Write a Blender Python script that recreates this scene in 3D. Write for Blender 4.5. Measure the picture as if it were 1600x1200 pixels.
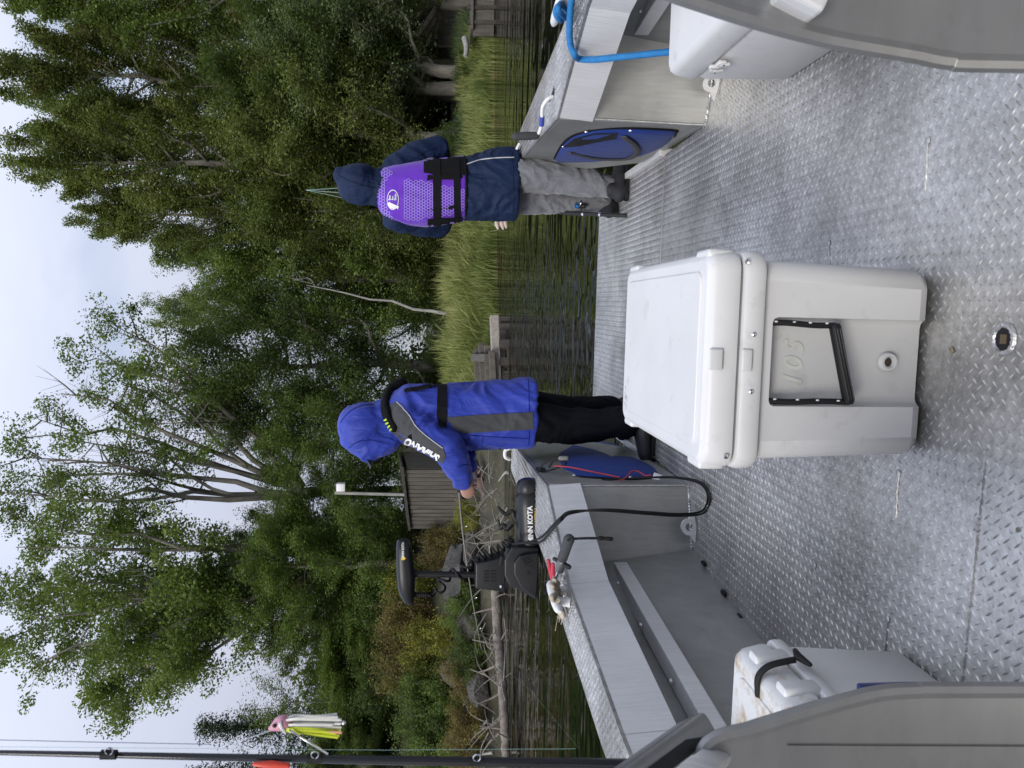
import bpy, bmesh, math, random
import numpy as np
from mathutils import Vector, Matrix, noise
from mathutils.bvhtree import BVHTree

R = math.radians
scene = bpy.context.scene
for o in list(bpy.data.objects):
    bpy.data.objects.remove(o)
COL = scene.collection

# ------------------------------------------------------------------ camera
# The photograph was taken with the phone on its side: world up is picture left.
CAM = Vector((0.0, 0.0, 1.07))          # seated eye height above the deck
YAW, PITCH, ROLL = R(5.9), R(5.25), R(0.85)
FOC = 1200.0                             # focal length in pixels of a 1600 px long side
_f = Vector((-math.sin(YAW) * math.cos(PITCH), math.cos(YAW) * math.cos(PITCH), -math.sin(PITCH)))
_r0 = Vector((math.cos(YAW), math.sin(YAW), 0))
_u0 = _r0.cross(_f)
_r = _r0 * math.cos(ROLL) + _u0 * math.sin(ROLL)
_u = _r.cross(_f)
cam_data = bpy.data.cameras.new('camera')
cam = bpy.data.objects.new('camera', cam_data)
COL.objects.link(cam)
cam_data.sensor_fit = 'HORIZONTAL'
cam_data.sensor_width = 36.0
cam_data.lens = 36.0 * FOC / 1600.0
cam_data.clip_start = 0.05
cam_data.clip_end = 3000
cam_data.dof.use_dof = True
cam_data.dof.focus_distance = 4.2
cam_data.dof.aperture_fstop = 27.0 / 2.0     # ~2 mm pupil, as in a phone
m = Matrix.Identity(4)
for i in range(3):
    m[i][0] = -_u[i]
    m[i][1] = _r[i]
    m[i][2] = -_f[i]
    m[i][3] = CAM[i]
cam.matrix_world = m
scene.camera = cam

def ray(u, v):
    return (_f + _r * ((u - 600) / FOC) - _u * ((v - 800) / FOC))
def at_z(u, v, z):
    d = ray(u, v)
    return CAM + d * ((z - CAM.z) / d.z)
def at_y(u, v, y):
    d = ray(u, v)
    return CAM + d * ((y - CAM.y) / d.y)
def at_plane(u, v, p0, n):
    d = ray(u, v)
    return CAM + d * ((Vector(p0) - CAM).dot(Vector(n)) / d.dot(Vector(n)))

# ------------------------------------------------------------------ sky, sun, exposure
SUN_EL, SUN_AZ = R(33), R(200)     # high, behind the camera and to the left
world = bpy.data.worlds.new('World')
scene.world = world
world.use_nodes = True
wn, wl = world.node_tree.nodes, world.node_tree.links
wn.clear()
w_out = wn.new('ShaderNodeOutputWorld')
w_bg = wn.new('ShaderNodeBackground')
w_bg.inputs['Strength'].default_value = 0.1
w_sky = wn.new('ShaderNodeTexSky')
w_sky.sky_type = 'NISHITA'
w_sky.sun_disc = False
w_sky.sun_elevation = SUN_EL
w_sky.sun_rotation = SUN_AZ
w_sky.dust_density = 1.5
w_tc = wn.new('ShaderNodeTexCoord')
w_map = wn.new('ShaderNodeMapping')
w_map.inputs['Scale'].default_value = (1.0, 1.0, 2.2)
w_map.inputs['Location'].default_value = (0.35, 0.1, 0.0)
w_noise = wn.new('ShaderNodeTexNoise')
w_noise.inputs['Scale'].default_value = 1.6
w_noise.inputs['Detail'].default_value = 5
w_noise.inputs['Roughness'].default_value = 0.5
w_ramp = wn.new('ShaderNodeValToRGB')
w_ramp.color_ramp.elements[0].position = 0.33
w_ramp.color_ramp.elements[0].color = (0.28, 0.28, 0.28, 1)
w_ramp.color_ramp.elements[1].position = 0.52
w_ramp.color_ramp.elements[1].color = (1, 1, 1, 1)
w_noise2 = wn.new('ShaderNodeTexNoise')
w_noise2.inputs['Scale'].default_value = 3.1
w_noise2.inputs['Detail'].default_value = 4
w_cr2 = wn.new('ShaderNodeValToRGB')
w_cr2.color_ramp.elements[0].position = 0.3
w_cr2.color_ramp.elements[0].color = (7.2, 7.9, 9.9, 1)
w_cr2.color_ramp.elements[1].position = 0.7
w_cr2.color_ramp.elements[1].color = (8.3, 8.8, 10.4, 1)
w_mix = wn.new('ShaderNodeMix')
w_mix.data_type = 'RGBA'
wl.new(w_tc.outputs['Generated'], w_map.inputs['Vector'])
wl.new(w_map.outputs[0], w_noise.inputs['Vector'])
wl.new(w_map.outputs[0], w_noise2.inputs['Vector'])
wl.new(w_noise.outputs['Fac'], w_ramp.inputs[0])
wl.new(w_noise2.outputs['Fac'], w_cr2.inputs[0])
wl.new(w_ramp.outputs[0], w_mix.inputs['Factor'])
wl.new(w_sky.outputs[0], w_mix.inputs['A'])
# an overcast sky is brighter overhead than at the horizon, all round
w_sep = wn.new('ShaderNodeSeparateXYZ')
w_gr = wn.new('ShaderNodeMath'); w_gr.operation = 'MULTIPLY_ADD'; w_gr.use_clamp = False
w_mx = wn.new('ShaderNodeMath'); w_mx.operation = 'MAXIMUM'; w_mx.inputs[1].default_value = 0.0
w_gr.inputs[1].default_value = 0.80; w_gr.inputs[2].default_value = 0.36
w_vm = wn.new('ShaderNodeVectorMath'); w_vm.operation = 'SCALE'
wl.new(w_tc.outputs['Generated'], w_sep.inputs[0])
wl.new(w_sep.outputs['Z'], w_mx.inputs[0])
wl.new(w_mx.outputs[0], w_gr.inputs[0])
wl.new(w_cr2.outputs[0], w_vm.inputs[0])
wl.new(w_gr.outputs[0], w_vm.inputs['Scale'])
wl.new(w_vm.outputs[0], w_mix.inputs['B'])
wl.new(w_mix.outputs['Result'], w_bg.inputs['Color'])
wl.new(w_bg.outputs[0], w_out.inputs[0])

sun_d = bpy.data.lights.new('sun', 'SUN')
sun_d.energy = 1.5
sun_d.angle = R(22)
sun_d.color = (1.0, 0.95, 0.87)
sun = bpy.data.objects.new('sun', sun_d)
COL.objects.link(sun)
_sd = Vector((math.sin(SUN_AZ) * math.cos(SUN_EL), math.cos(SUN_AZ) * math.cos(SUN_EL), math.sin(SUN_EL)))
sun.rotation_euler = _sd.to_track_quat('Z', 'Y').to_euler()

vs = scene.view_settings
vs.view_transform = 'Standard'
vs.look = 'None'
vs.gamma = 1.0
vs.exposure = 0.5
vs.use_curve_mapping = False
scene.cycles.max_bounces = 8
scene.cycles.diffuse_bounces = 4
scene.cycles.glossy_bounces = 3
scene.cycles.transmission_bounces = 5
scene.cycles.transparent_max_bounces = 6
scene.cycles.caustics_reflective = False
scene.cycles.caustics_refractive = False
scene.cycles.use_denoising = True

# ------------------------------------------------------------------ mesh helpers
ORG = {}
def orth(d):
    d = Vector(d).normalized()
    a = Vector((0, 0, 1)) if abs(d.z) < 0.9 else Vector((1, 0, 0))
    x = d.cross(a).normalized()
    return x, d.cross(x).normalized()

class MB:
    def __init__(s):
        s.v, s.f = [], []
    def add(s, vs_, fs_):
        o = len(s.v)
        s.v += [Vector(p) for p in vs_]
        s.f += [tuple(i + o for i in f) for f in fs_]
        return s
    def box(s, c, size, rot=None):
        c = Vector(c); hx, hy, hz = [k / 2 for k in size]
        vv = [Vector((x, y, z)) for z in (-hz, hz) for y in (-hy, hy) for x in (-hx, hx)]
        if rot is not None:
            if not isinstance(rot, Matrix):
                rot = Matrix.Rotation(rot, 3, 'Z')
            vv = [rot @ p for p in vv]
        return s.add([p + c for p in vv], [(0, 2, 3, 1), (4, 5, 7, 6), (0, 1, 5, 4), (2, 6, 7, 3), (0, 4, 6, 2), (1, 3, 7, 5)])
    def bar(s, a, b, w, h, up=(0, 0, 1)):
        a, b = Vector(a), Vector(b)
        d = (b - a); L = d.length; d.normalize()
        x = d.cross(Vector(up)).normalized(); z = x.cross(d).normalized()
        mt = Matrix((x, d, z)).transposed()
        return s.box((a + b) / 2, (w, L, h), mt)
    def tube(s, pts, rad, n=8, cap=True, flat=None):
        pts = [Vector(p) for p in pts]
        if not hasattr(rad, '__len__'):
            rad = [rad] * len(pts)
        rings = []
        x = None
        for i, p in enumerate(pts):
            d = (pts[min(i + 1, len(pts) - 1)] - pts[max(i - 1, 0)])
            if d.length < 1e-9:
                d = Vector((0, 0, 1))
            d.normalize()
            if x is None:
                x, y = orth(d)
            else:
                x = (x - d * x.dot(d))
                if x.length < 1e-6:
                    x, _ = orth(d)
                x.normalize(); y = d.cross(x)
            ring = []
            for k in range(n):
                a = 2 * math.pi * k / n
                q = x * math.cos(a) + y * math.sin(a)
                if flat is not None:
                    ax, fac = flat
                    ax = Vector(ax).normalized()
                    q = q + ax * (q.dot(ax) * (fac - 1))
                ring.append(p + q * rad[i])
            rings.append(ring)
        return s.loft(rings, cap)
    def loft(s, rings, cap=True, close=True):
        n = len(rings[0]); vv = [p for r in rings for p in r]; ff = []
        for i in range(len(rings) - 1):
            for k in range(n if close else n - 1):
                a, b = i * n + k, i * n + (k + 1) % n
                ff.append((a, b, b + n, a + n))
        if cap:
            ff.append(tuple(range(n - 1, -1, -1)))
            ff.append(tuple((len(rings) - 1) * n + k for k in range(n)))
        return s.add(vv, ff)
    def limb(s, pts, rad, n=14, flat=None):
        """tube with round ends"""
        pts = [Vector(p) for p in pts]
        d0 = (pts[0] - pts[1]).normalized(); d1 = (pts[-1] - pts[-2]).normalized()
        P, Q = [], []
        for a in (80, 55, 28):
            P.append(pts[0] + d0 * rad[0] * math.sin(R(a))); Q.append(rad[0] * math.cos(R(a)))
        P += pts; Q += list(rad)
        for a in (28, 55, 80):
            P.append(pts[-1] + d1 * rad[-1] * math.sin(R(a))); Q.append(rad[-1] * math.cos(R(a)))
        return s.tube(P, Q, n, True, flat)
    def ball(s, c, r, seg=16, rings=10, rot=None):
        c = Vector(c)
        if not hasattr(r, '__len__'):
            r = (r, r, r)
        rr = []
        for i in range(rings + 1):
            th = R(2) + (math.pi - R(4)) * i / rings
            rr.append([Vector((r[0] * math.sin(th) * math.cos(2 * math.pi * k / seg),
                               r[1] * math.sin(th) * math.sin(2 * math.pi * k / seg), -r[2] * math.cos(th))) for k in range(seg)])
        if rot is not None:
            rr = [[rot @ p for p in q] for q in rr]
        return s.loft([[c + p for p in q] for q in rr])
    def prism(s, poly, off):
        off = Vector(off); n = len(poly); poly = [Vector(p) for p in poly]
        vv = poly + [p + off for p in poly]
        ff = [tuple(range(n - 1, -1, -1)), tuple(range(n, 2 * n))]
        ff += [(k, (k + 1) % n, (k + 1) % n + n, k + n) for k in range(n)]
        return s.add(vv, ff)
    def lathe(s, prof, c, axis=(0, 0, 1), n=20, cap=True):
        c = Vector(c); ax = Vector(axis).normalized(); x, y = orth(ax)
        return s.loft([[c + ax * h + (x * math.cos(2 * math.pi * k / n) + y * math.sin(2 * math.pi * k / n)) * r for k in range(n)] for r, h in prof], cap)
    def rbox(s, c, size, r, rot=None, seg=4, top=None):
        """box with rounded vertical edges and softened top and bottom; top = (sx, sy) scale of the upper ring"""
        c = Vector(c); hx, hy, hz = [k / 2 for k in size]
        top = top or (1, 1)
        def ring(z, inset, t):
            q = []
            sx = 1 + (top[0] - 1) * t; sy = 1 + (top[1] - 1) * t
            rr = max(r - inset, r * 0.35)
            for cx, cy, a0 in ((1, 1, 0), (-1, 1, 90), (-1, -1, 180), (1, -1, 270)):
                for k in range(seg + 1):
                    a = R(a0 + 90 * k / seg)
                    p = Vector(((hx - inset - rr) * cx * sx + rr * math.cos(a), (hy - inset - rr) * cy * sy + rr * math.sin(a), z))
                    q.append((rot @ p if rot is not None else p) + c)
            return q
        e = min(r * 0.6, hz * 0.45)
        lv = [(-hz, e, 0), (-hz + e * 0.3, e * 0.3, 0), (-hz + e, 0, e / (2 * hz)), (hz - e, 0, 1 - e / (2 * hz)), (hz - e * 0.3, e * 0.3, 1), (hz, e, 1)]
        return s.loft([ring(*q) for q in lv])
    def build(s, name, mat, parent=None, smooth=None, bevel=0.0, seg=2, local=False):
        """link as one mesh object; smooth = angle in degrees"""
        me = bpy.data.meshes.new(name)
        org = Vector((0, 0, 0))
        if not local:
            if parent is not None:
                org = ORG[parent.name]
            else:
                lo = Vector([min(p[i] for p in s.v) for i in range(3)]); hi = Vector([max(p[i] for p in s.v) for i in range(3)])
                org = Vector(((lo.x + hi.x) / 2, (lo.y + hi.y) / 2, lo.z))
        me.from_pydata([tuple(p - org) for p in s.v], [], s.f)
        bm = bmesh.new(); bm.from_mesh(me)
        bmesh.ops.recalc_face_normals(bm, faces=bm.faces)
        if bevel:
            es = [e for e in bm.edges if len(e.link_faces) == 2 and e.calc_face_angle(0) > R(28)]
            bmesh.ops.bevel(bm, geom=es, offset=bevel, segments=seg, profile=0.6, affect='EDGES', clamp_overlap=True)
        if smooth:
            for f in bm.faces:
                f.smooth = len(f.verts) < 9      # flat caps stay flat
            for e in bm.edges:
                e.smooth = e.calc_face_angle(0) < R(smooth) and all(f.smooth for f in e.link_faces)
        bm.to_mesh(me); bm.free()
        o = bpy.data.objects.new(name, me)
        COL.objects.link(o)
        mats = mat if isinstance(mat, (list, tuple)) else [mat]
        for q in mats:
            me.materials.append(q)
        if parent is not None:
            o.parent = parent
            ORG[o.name] = ORG[parent.name]
        else:
            o.location = org
            ORG[o.name] = org
        return o

def tag(o, label=None, cat=None, group=None, kind=None):
    if label: o['label'] = label
    if cat: o['category'] = cat
    if group: o['group'] = group
    if kind: o['kind'] = kind
    return o
def thing(name, label, cat, loc, group=None):
    o = bpy.data.objects.new(name, None)
    o.empty_display_size = 0.1
    COL.objects.link(o)
    o.location = Vector(loc)
    ORG[o.name] = Vector(loc)
    return tag(o, label, cat, group)
def np_mesh(name, V, F, mat, parent=None, smooth=False):
    """fast mesh from numpy; F all of the same width"""
    me = bpy.data.meshes.new(name)
    V = np.asarray(V, dtype=np.float32); F = np.asarray(F, dtype=np.int32)
    org = ORG[parent.name] if parent is not None else Vector((0, 0, 0))
    V = V - np.array(org, dtype=np.float32)
    k = F.shape[1]
    me.vertices.add(len(V)); me.vertices.foreach_set('co', V.ravel())
    me.loops.add(F.size); me.loops.foreach_set('vertex_index', F.ravel())
    me.polygons.add(len(F)); me.polygons.foreach_set('loop_start', np.arange(0, F.size, k, dtype=np.int32))
    me.polygons.foreach_set('loop_total', np.full(len(F), k, dtype=np.int32))
    if smooth:
        me.polygons.foreach_set('use_smooth', np.ones(len(F), dtype=bool))
    me.update(calc_edges=True)
    me.materials.append(mat)
    o = bpy.data.objects.new(name, me)
    COL.objects.link(o)
    if parent is not None:
        o.parent = parent
        ORG[o.name] = org
    else:
        ORG[o.name] = Vector((0, 0, 0))
    return o
def apply_mods(o):
    dg = bpy.context.evaluated_depsgraph_get()
    me = bpy.data.meshes.new_from_object(o.evaluated_get(dg))
    old = o.data
    o.modifiers.clear()
    o.data = me
    bpy.data.meshes.remove(old)
    return o
def remesh(o, voxel, it=6, fac=0.5):
    md = o.modifiers.new('r', 'REMESH'); md.mode = 'VOXEL'; md.voxel_size = voxel; md.use_smooth_shade = True
    if it:
        sm = o.modifiers.new('s', 'SMOOTH'); sm.factor = fac; sm.iterations = it
    return apply_mods(o)
def wobble(o, amp, scale, stretch=(1, 1, 1), seed=0.0):
    """push the surface in and out along its normals: folds in cloth, dents"""
    me = o.data
    n = len(me.vertices)
    co = np.empty(n * 3, np.float32); me.vertices.foreach_get('co', co); co = co.reshape(-1, 3)
    nr = np.empty(n * 3, np.float32); me.vertex_normals.foreach_get('vector', nr); nr = nr.reshape(-1, 3)
    S = np.array(stretch) * scale
    k = np.empty(n, np.float32)
    for i in range(n):
        a, b, c = co[i] * S
        w = noise.noise(Vector((a * .6 + seed, b * .6, c * .6)))
        q = Vector((a + seed + w, b + seed * 1.7 + w, c - seed + 1.6 * w))
        n1 = noise.noise(q); n2 = noise.noise(q * 2.1 + Vector((3, 1, 7)))
        k[i] = 0.8 - 2.2 * abs(n1) + 0.8 * (0.35 - abs(n2)) 
    co = co + nr * (amp * k)[:, None]
    me.vertices.foreach_set('co', co.ravel())
    me.update()
def cut(o, cutter):
    """boolean difference"""
    md = o.modifiers.new('b', 'BOOLEAN'); md.operation = 'DIFFERENCE'; md.object = cutter; md.solver = 'EXACT'
    bpy.context.view_layer.update()
    apply_mods(o)
    bpy.data.objects.remove(cutter)
    return o
def resmooth(o, ang):
    bm = bmesh.new(); bm.from_mesh(o.data)
    for f in bm.faces: f.smooth = len(f.verts) < 9
    for e in bm.edges: e.smooth = e.calc_face_angle(0) < R(ang) and all(f.smooth for f in e.link_faces)
    bm.to_mesh(o.data); bm.free()
def curve3(pts, n=40):
    """Catmull-Rom through points"""
    pts = [Vector(p) for p in pts]
    P = [pts[0] * 2 - pts[1]] + pts + [pts[-1] * 2 - pts[-2]]
    out = []
    segs = len(pts) - 1
    for i in range(segs):
        k = max(2, n // segs)
        for j in range(k):
            t = j / k
            a, b, c, d = P[i:i + 4]
            out.append(0.5 * ((2 * b) + (c - a) * t + (2 * a - 5 * b + 4 * c - d) * t * t + (3 * b - a - 3 * c + d) * t ** 3))
    out.append(pts[-1])
    return out
def bvh(*objs):
    V, F = [], []
    for o in objs:
        b = len(V)
        off = ORG[o.name]
        V += [p.co + off for p in o.data.vertices]
        F += [tuple(i + b for i in p.vertices) for p in o.data.polygons]
    return BVHTree.FromPolygons(V, F)
def text_geo(txt, size, bold=0.0, shear=0.0, space=1.0):
    c = bpy.data.curves.new('t', 'FONT')
    c.body = txt; c.size = size; c.offset = bold; c.shear = shear; c.space_character = space
    c.resolution_u = 3
    o = bpy.data.objects.new('t', c); COL.objects.link(o)
    bpy.context.view_layer.update()
    me = bpy.data.meshes.new_from_object(o.evaluated_get(bpy.context.evaluated_depsgraph_get()))
    bpy.data.objects.remove(o)
    bm = bmesh.new(); bm.from_mesh(me)
    bmesh.ops.triangulate(bm, faces=bm.faces)
    bmesh.ops.subdivide_edges(bm, edges=[e for e in bm.edges if e.calc_length() > size * 0.3], cuts=1)
    bmesh.ops.triangulate(bm, faces=bm.faces)
    v = [(p.co.x, p.co.y) for p in bm.verts]; bm.verts.index_update()
    f = [tuple(q.index for q in fc.verts) for fc in bm.faces]
    bm.free()
    return v, f
def decal(geo, org, ex, ey, tree=None, d=None, lift=0.002, center=True):
    """lay flat 2-D shapes into 3-D; with tree + direction d they are dropped on that surface"""
    v, f = geo
    ex, ey, org = Vector(ex), Vector(ey), Vector(org)
    cx = cy = 0
    if center:
        cx = (min(p[0] for p in v) + max(p[0] for p in v)) / 2; cy = (min(p[1] for p in v) + max(p[1] for p in v)) / 2
    P = [org + ex * (x - cx) + ey * (y - cy) for x, y in v]
    if tree is not None:
        d = Vector(d).normalized()
        Q = []
        for p in P:
            h = tree.ray_cast(p - d * 0.6, d)
            Q.append(h[0] - d * lift if h[0] is not None else p)
        P = Q
    return P, f

# ------------------------------------------------------------------ materials
class NT:
    def __init__(s, name):
        s.m = bpy.data.materials.new(name); s.m.use_nodes = True
        s.n = s.m.node_tree.nodes; s.l = s.m.node_tree.links
        s.n.clear()
        s.out = s.n.new('ShaderNodeOutputMaterial')
    def node(s, t, **k):
        x = s.n.new(t)
        for a, b in k.items():
            setattr(x, a, b)
        return x
    def link(s, a, b):
        s.l.new(a, b)
    def coords(s, scale=(1, 1, 1), kind='Object'):
        tc = s.node('ShaderNodeTexCoord'); mp = s.node('ShaderNodeMapping')
        mp.inputs['Scale'].default_value = scale
        s.link(tc.outputs[kind], mp.inputs['Vector'])
        return mp.outputs[0]
    def noise(s, vec, scale, detail=4, rough=0.55, dist=0.0):
        x = s.node('ShaderNodeTexNoise')
        x.inputs['Scale'].default_value = scale; x.inputs['Detail'].default_value = detail
        x.inputs['Roughness'].default_value = rough; x.inputs['Distortion'].default_value = dist
        s.link(vec, x.inputs['Vector'])
        return x.outputs['Fac']
    def ramp(s, fac, stops):
        x = s.node('ShaderNodeValToRGB')
        e = x.color_ramp.elements
        while len(e) < len(stops): e.new(0.5)
        for q, (p, c) in zip(e, stops):
            q.position = p
            q.color = tuple(c) + (1,) if hasattr(c, '__len__') else (c, c, c, 1)
        s.link(fac, x.inputs[0])
        return x.outputs[0]
    def mix(s, fac, a, b, blend='MIX'):
        x = s.node('ShaderNodeMix'); x.data_type = 'RGBA'; x.blend_type = blend
        for key, val in (('Factor', fac), ('A', a), ('B', b)):
            if hasattr(val, 'node'): s.link(val, x.inputs[key])
            elif hasattr(val, '__len__'): x.inputs[key].default_value = tuple(val) + (1,)
            else: x.inputs[key].default_value = val
        return x.outputs['Result']
    def math(s, op, a, b=None, c=None):
        x = s.node('ShaderNodeMath'); x.operation = op
        for i, val in enumerate((a, b, c)):
            if val is None: continue
            if hasattr(val, 'node'): s.link(val, x.inputs[i])
            else: x.inputs[i].default_value = val
        return x.outputs[0]
    def bump(s, h, strength, dist=0.01, normal=None):
        x = s.node('ShaderNodeBump')
        x.inputs['Strength'].default_value = strength; x.inputs['Distance'].default_value = dist
        s.link(h, x.inputs['Height'])
        if normal is not None: s.link(normal, x.inputs['Normal'])
        return x.outputs[0]
    def principled(s, color, rough, metal=0.0, normal=None, spec=0.5):
        p = s.node('ShaderNodeBsdfPrincipled')
        for key, val in (('Base Color', color), ('Roughness', rough), ('Metallic', metal)):
            if hasattr(val, 'node'): s.link(val, p.inputs[key])
            elif hasattr(val, '__len__'): p.inputs[key].default_value = tuple(val) + (1,)
            else: p.inputs[key].default_value = val
        p.inputs['Specular IOR Level'].default_value = spec
        if normal is not None: s.link(normal, p.inputs['Normal'])
        s.link(p.outputs[0], s.out.inputs[0])
        return p
def dull(name, c, rough=0.6, var=0.15, scale=8.0, bump=0.15, bscale=60.0, metal=0.0, stretch=(1, 1, 1), bdist=0.004, spec=0.5, wear=None):
    """general worn surface: colour drifts with noise, fine relief; wear = (colour, amount) for scuffs"""
    t = NT(name)
    co = t.coords(stretch)
    n = t.noise(co, scale, 5)
    lo = [k * (1 - var) for k in c]; hi = [min(1, k * (1 + var)) for k in c]
    col = t.ramp(n, [(0.3, lo), (0.7, hi)])
    if wear:
        w = t.noise(co, scale * 2.7, 8, 0.7)
        wf = t.ramp(w, [(0.62 - 0.1 * wear[1], 0.0), (0.74 - 0.06 * wear[1], 1.0)])
        wf = t.math('MULTIPLY', wf, min(1, wear[1]))
        col = t.mix(wf, col, wear[0])
    b = t.noise(co, bscale, 4, 0.6)
    rr = t.math('ADD', t.math('MULTIPLY', n, 0.2), rough - 0.1)
    t.principled(col, rr, metal, t.bump(b, bump, bdist), spec)
    return t.m
def m_tread():
    t = NT('tread_plate_aluminium')
    co = t.coords()
    big = t.noise(co, 1.7, 6, 0.6)
    sml = t.noise(co, 42, 6, 0.72)
    blot = t.noise(co, 130, 3, 0.6)
    c1 = t.ramp(sml, [(0.28, (0.42, 0.412, 0.395)), (0.5, (0.62, 0.61, 0.59)), (0.7, (0.81, 0.80, 0.775))])
    c2 = t.mix(t.ramp(big, [(0.36, 0.75), (0.60, 0.0)]), c1, (0.40, 0.39, 0.375), 'MULTIPLY')
    scuff = t.noise(t.coords((1.0, 1.6, 1)), 9.0, 8, 0.75, 1.5)
    c2 = t.mix(t.math('MULTIPLY', t.ramp(scuff, [(0.58, 0.0), (0.66, 1.0)]), 0.45), c2, (0.20, 0.185, 0.165))
    mud = t.noise(co, 4.2, 7, 0.68)
    # brown dried mud lies where the deck runs up to the bow boxes
    sx = t.node('ShaderNodeSeparateXYZ'); t.link(co, sx.inputs[0])
    edge = t.math('MULTIPLY', t.ramp(t.math('ABSOLUTE', sx.outputs[0]), [(0.55, 0.0), (0.98, 1.0)]), t.ramp(t.math('MULTIPLY', sx.outputs[1], 0.25), [(0.5, 0.0), (0.72, 1.0)]))
    mf = t.math('MULTIPLY', t.ramp(mud, [(0.42, 0.0), (0.68, 1.0)]), t.math('ADD', t.math('MULTIPLY', edge, 0.75), 0.06))
    col = t.mix(mf, c2, (0.17, 0.13, 0.10))
    met = t.math('SUBTRACT', 0.80, t.math('MULTIPLY', mf, 0.8))
    rough = t.math('ADD', t.math('MULTIPLY', sml, 0.26), 0.30)
    h = t.math('ADD', t.math('MULTIPLY', sml, 0.7), t.math('MULTIPLY', blot, 0.5))
    t.principled(col, rough, met, t.bump(h, 0.22, 0.0016))
    return t.m
def m_alu(name, c, rough, dirt=0.3, brush=(2, 60, 2), metal=0.62):
    t = NT(name)
    co = t.coords(); cb = t.coords(brush)
    br = t.noise(cb, 3.0, 5, 0.65)
    big = t.noise(co, 2.6, 6, 0.6)
    spot = t.noise(co, 16, 7, 0.7)
    base = t.ramp(br, [(0.25, [k * 0.86 for k in c]), (0.75, [min(1, k * 1.1) for k in c])])
    d = t.math('MULTIPLY', t.ramp(big, [(0.36, 1.0), (0.6, 0.0)]), dirt)
    col = t.mix(d, base, (0.23, 0.225, 0.205))
    s2 = t.math('MULTIPLY', t.ramp(spot, [(0.6, 0.0), (0.74, 1.0)]), dirt * 0.7)
    col = t.mix(s2, col, (0.16, 0.15, 0.14))
    rr = t.math('ADD', t.math('MULTIPLY', big, 0.16), rough - 0.06)
    dent = t.noise(co, 3.5, 2, 0.4)
    scr = t.ramp(t.noise(t.coords((brush[1] * 0.4, brush[0] * 3, brush[2] * 9)), 2.0, 6, 0.8), [(0.66, 0.0), (0.70, 1.0)])
    col = t.mix(t.math('MULTIPLY', scr, 0.25), col, (0.85, 0.85, 0.86))
    nb = t.bump(dent, 0.35, 0.012)
    t.principled(col, rr, t.math('SUBTRACT', metal, t.math('MULTIPLY', d, 0.3)), t.bump(br, 0.10, 0.0015, nb))
    return t.m
def m_leaf(name, dark, mid, light, odd=None, odd_amt=0.0, trans=0.44):
    t = NT(name)
    g = t.node('ShaderNodeNewGeometry')
    co = t.coords()
    n = t.noise(co, 0.55, 3, 0.5)
    r = g.outputs['Random Per Island']
    f = t.math('ADD', t.math('MULTIPLY', r, 0.5), t.math('MULTIPLY', t.ramp(n, [(0.32, 0.0), (0.68, 1.0)]), 0.5))
    col = t.ramp(f, [(0.1, dark), (0.5, mid), (0.92, light)])
    oi = t.node('ShaderNodeObjectInfo')
    col = t.mix(1.0, col, t.ramp(oi.outputs['Random'], [(0.0, (0.82, 0.86, 0.80)), (1.0, (1.18, 1.12, 1.10))]), 'MULTIPLY')
    if odd:
        n2 = t.noise(co, 0.9, 3, 0.6)
        of = t.math('MULTIPLY', t.ramp(n2, [(0.56, 0.0), (0.72, 1.0)]), odd_amt)
        col = t.mix(of, col, odd)
    p = t.node('ShaderNodeBsdfPrincipled'); p.inputs['Roughness'].default_value = 0.55
    p.inputs['Specular IOR Level'].default_value = 0.35
    t.link(col, p.inputs['Base Color'])
    tr = t.node('ShaderNodeBsdfTranslucent')
    t.link(t.mix(0.5, col, (0.20, 0.26, 0.03)), tr.inputs['Color'])
    mx = t.node('ShaderNodeMixShader'); mx.inputs[0].default_value = trans
    t.link(p.outputs[0], mx.inputs[1]); t.link(tr.outputs[0], mx.inputs[2])
    t.link(mx.outputs[0], t.out.inputs[0])
    return t.m
def m_water():
    t = NT('lake_water')
    c1 = t.coords((0.45, 1.5, 1)); c2 = t.coords((0.85, 2.2, 1))
    a = t.noise(c1, 1.0, 2, 0.4, 0.5); b = t.noise(c2, 1.0, 2, 0.5, 0.6); c = t.noise(c2, 2.6, 1, 0.5, 0.3)
    # a breeze ruffles the open middle; the reed side lies calm
    sx = t.node('ShaderNodeSeparateXYZ'); t.link(t.coords(), sx.inputs[0])
    off = t.math('ADD', sx.outputs[0], t.math('MULTIPLY', t.math('SUBTRACT', t.noise(t.coords((0.3, 0.3, 1)), 1.0, 3, 0.6), 0.5), 3.0))
    away = t.math('MULTIPLY', t.math('ABSOLUTE', t.math('ADD', off, 0.15)), 0.2)
    patch = t.ramp(away, [(0.12, 5.0), (0.34, 0.16)])
    h = t.math('ADD', t.math('MULTIPLY', a, 0.9), t.math('MULTIPLY', t.math('ADD', t.math('MULTIPLY', b, 0.8), t.math('MULTIPLY', c, 0.45)), patch))
    p = t.principled((0.004, 0.005, 0.003), 0.02, 0.0, t.bump(h, 1.0, 0.06))
    p.inputs['IOR'].default_value = 1.333
    return t.m
def m_cloth(name, c, rough=0.75, fold=0.5, scale=14, var=0.12, sheen=0.15, stretch=(1, 1, 0.45), spec=0.3):
    t = NT(name)
    co = t.coords(stretch)
    n0 = t.noise(co, scale, 3, 0.5, 1.2)
    n = t.math('SUBTRACT', 1.0, t.math('ABSOLUTE', t.math('SUBTRACT', t.math('MULTIPLY', n0, 2.0), 1.0))); fine = t.noise(t.coords(), 420, 2)
    col = t.ramp(t.noise(t.coords(), 5, 5), [(0.3, [k * (1 - var) for k in c]), (0.7, [min(1, k * (1 + var)) for k in c])])
    h = t.math('ADD', n, t.math('MULTIPLY', fine, 0.07))
    p = t.principled(col, rough, 0, t.bump(h, fold, 0.02), spec)
    p.inputs['Sheen Weight'].default_value = sheen
    return t.m

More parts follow.
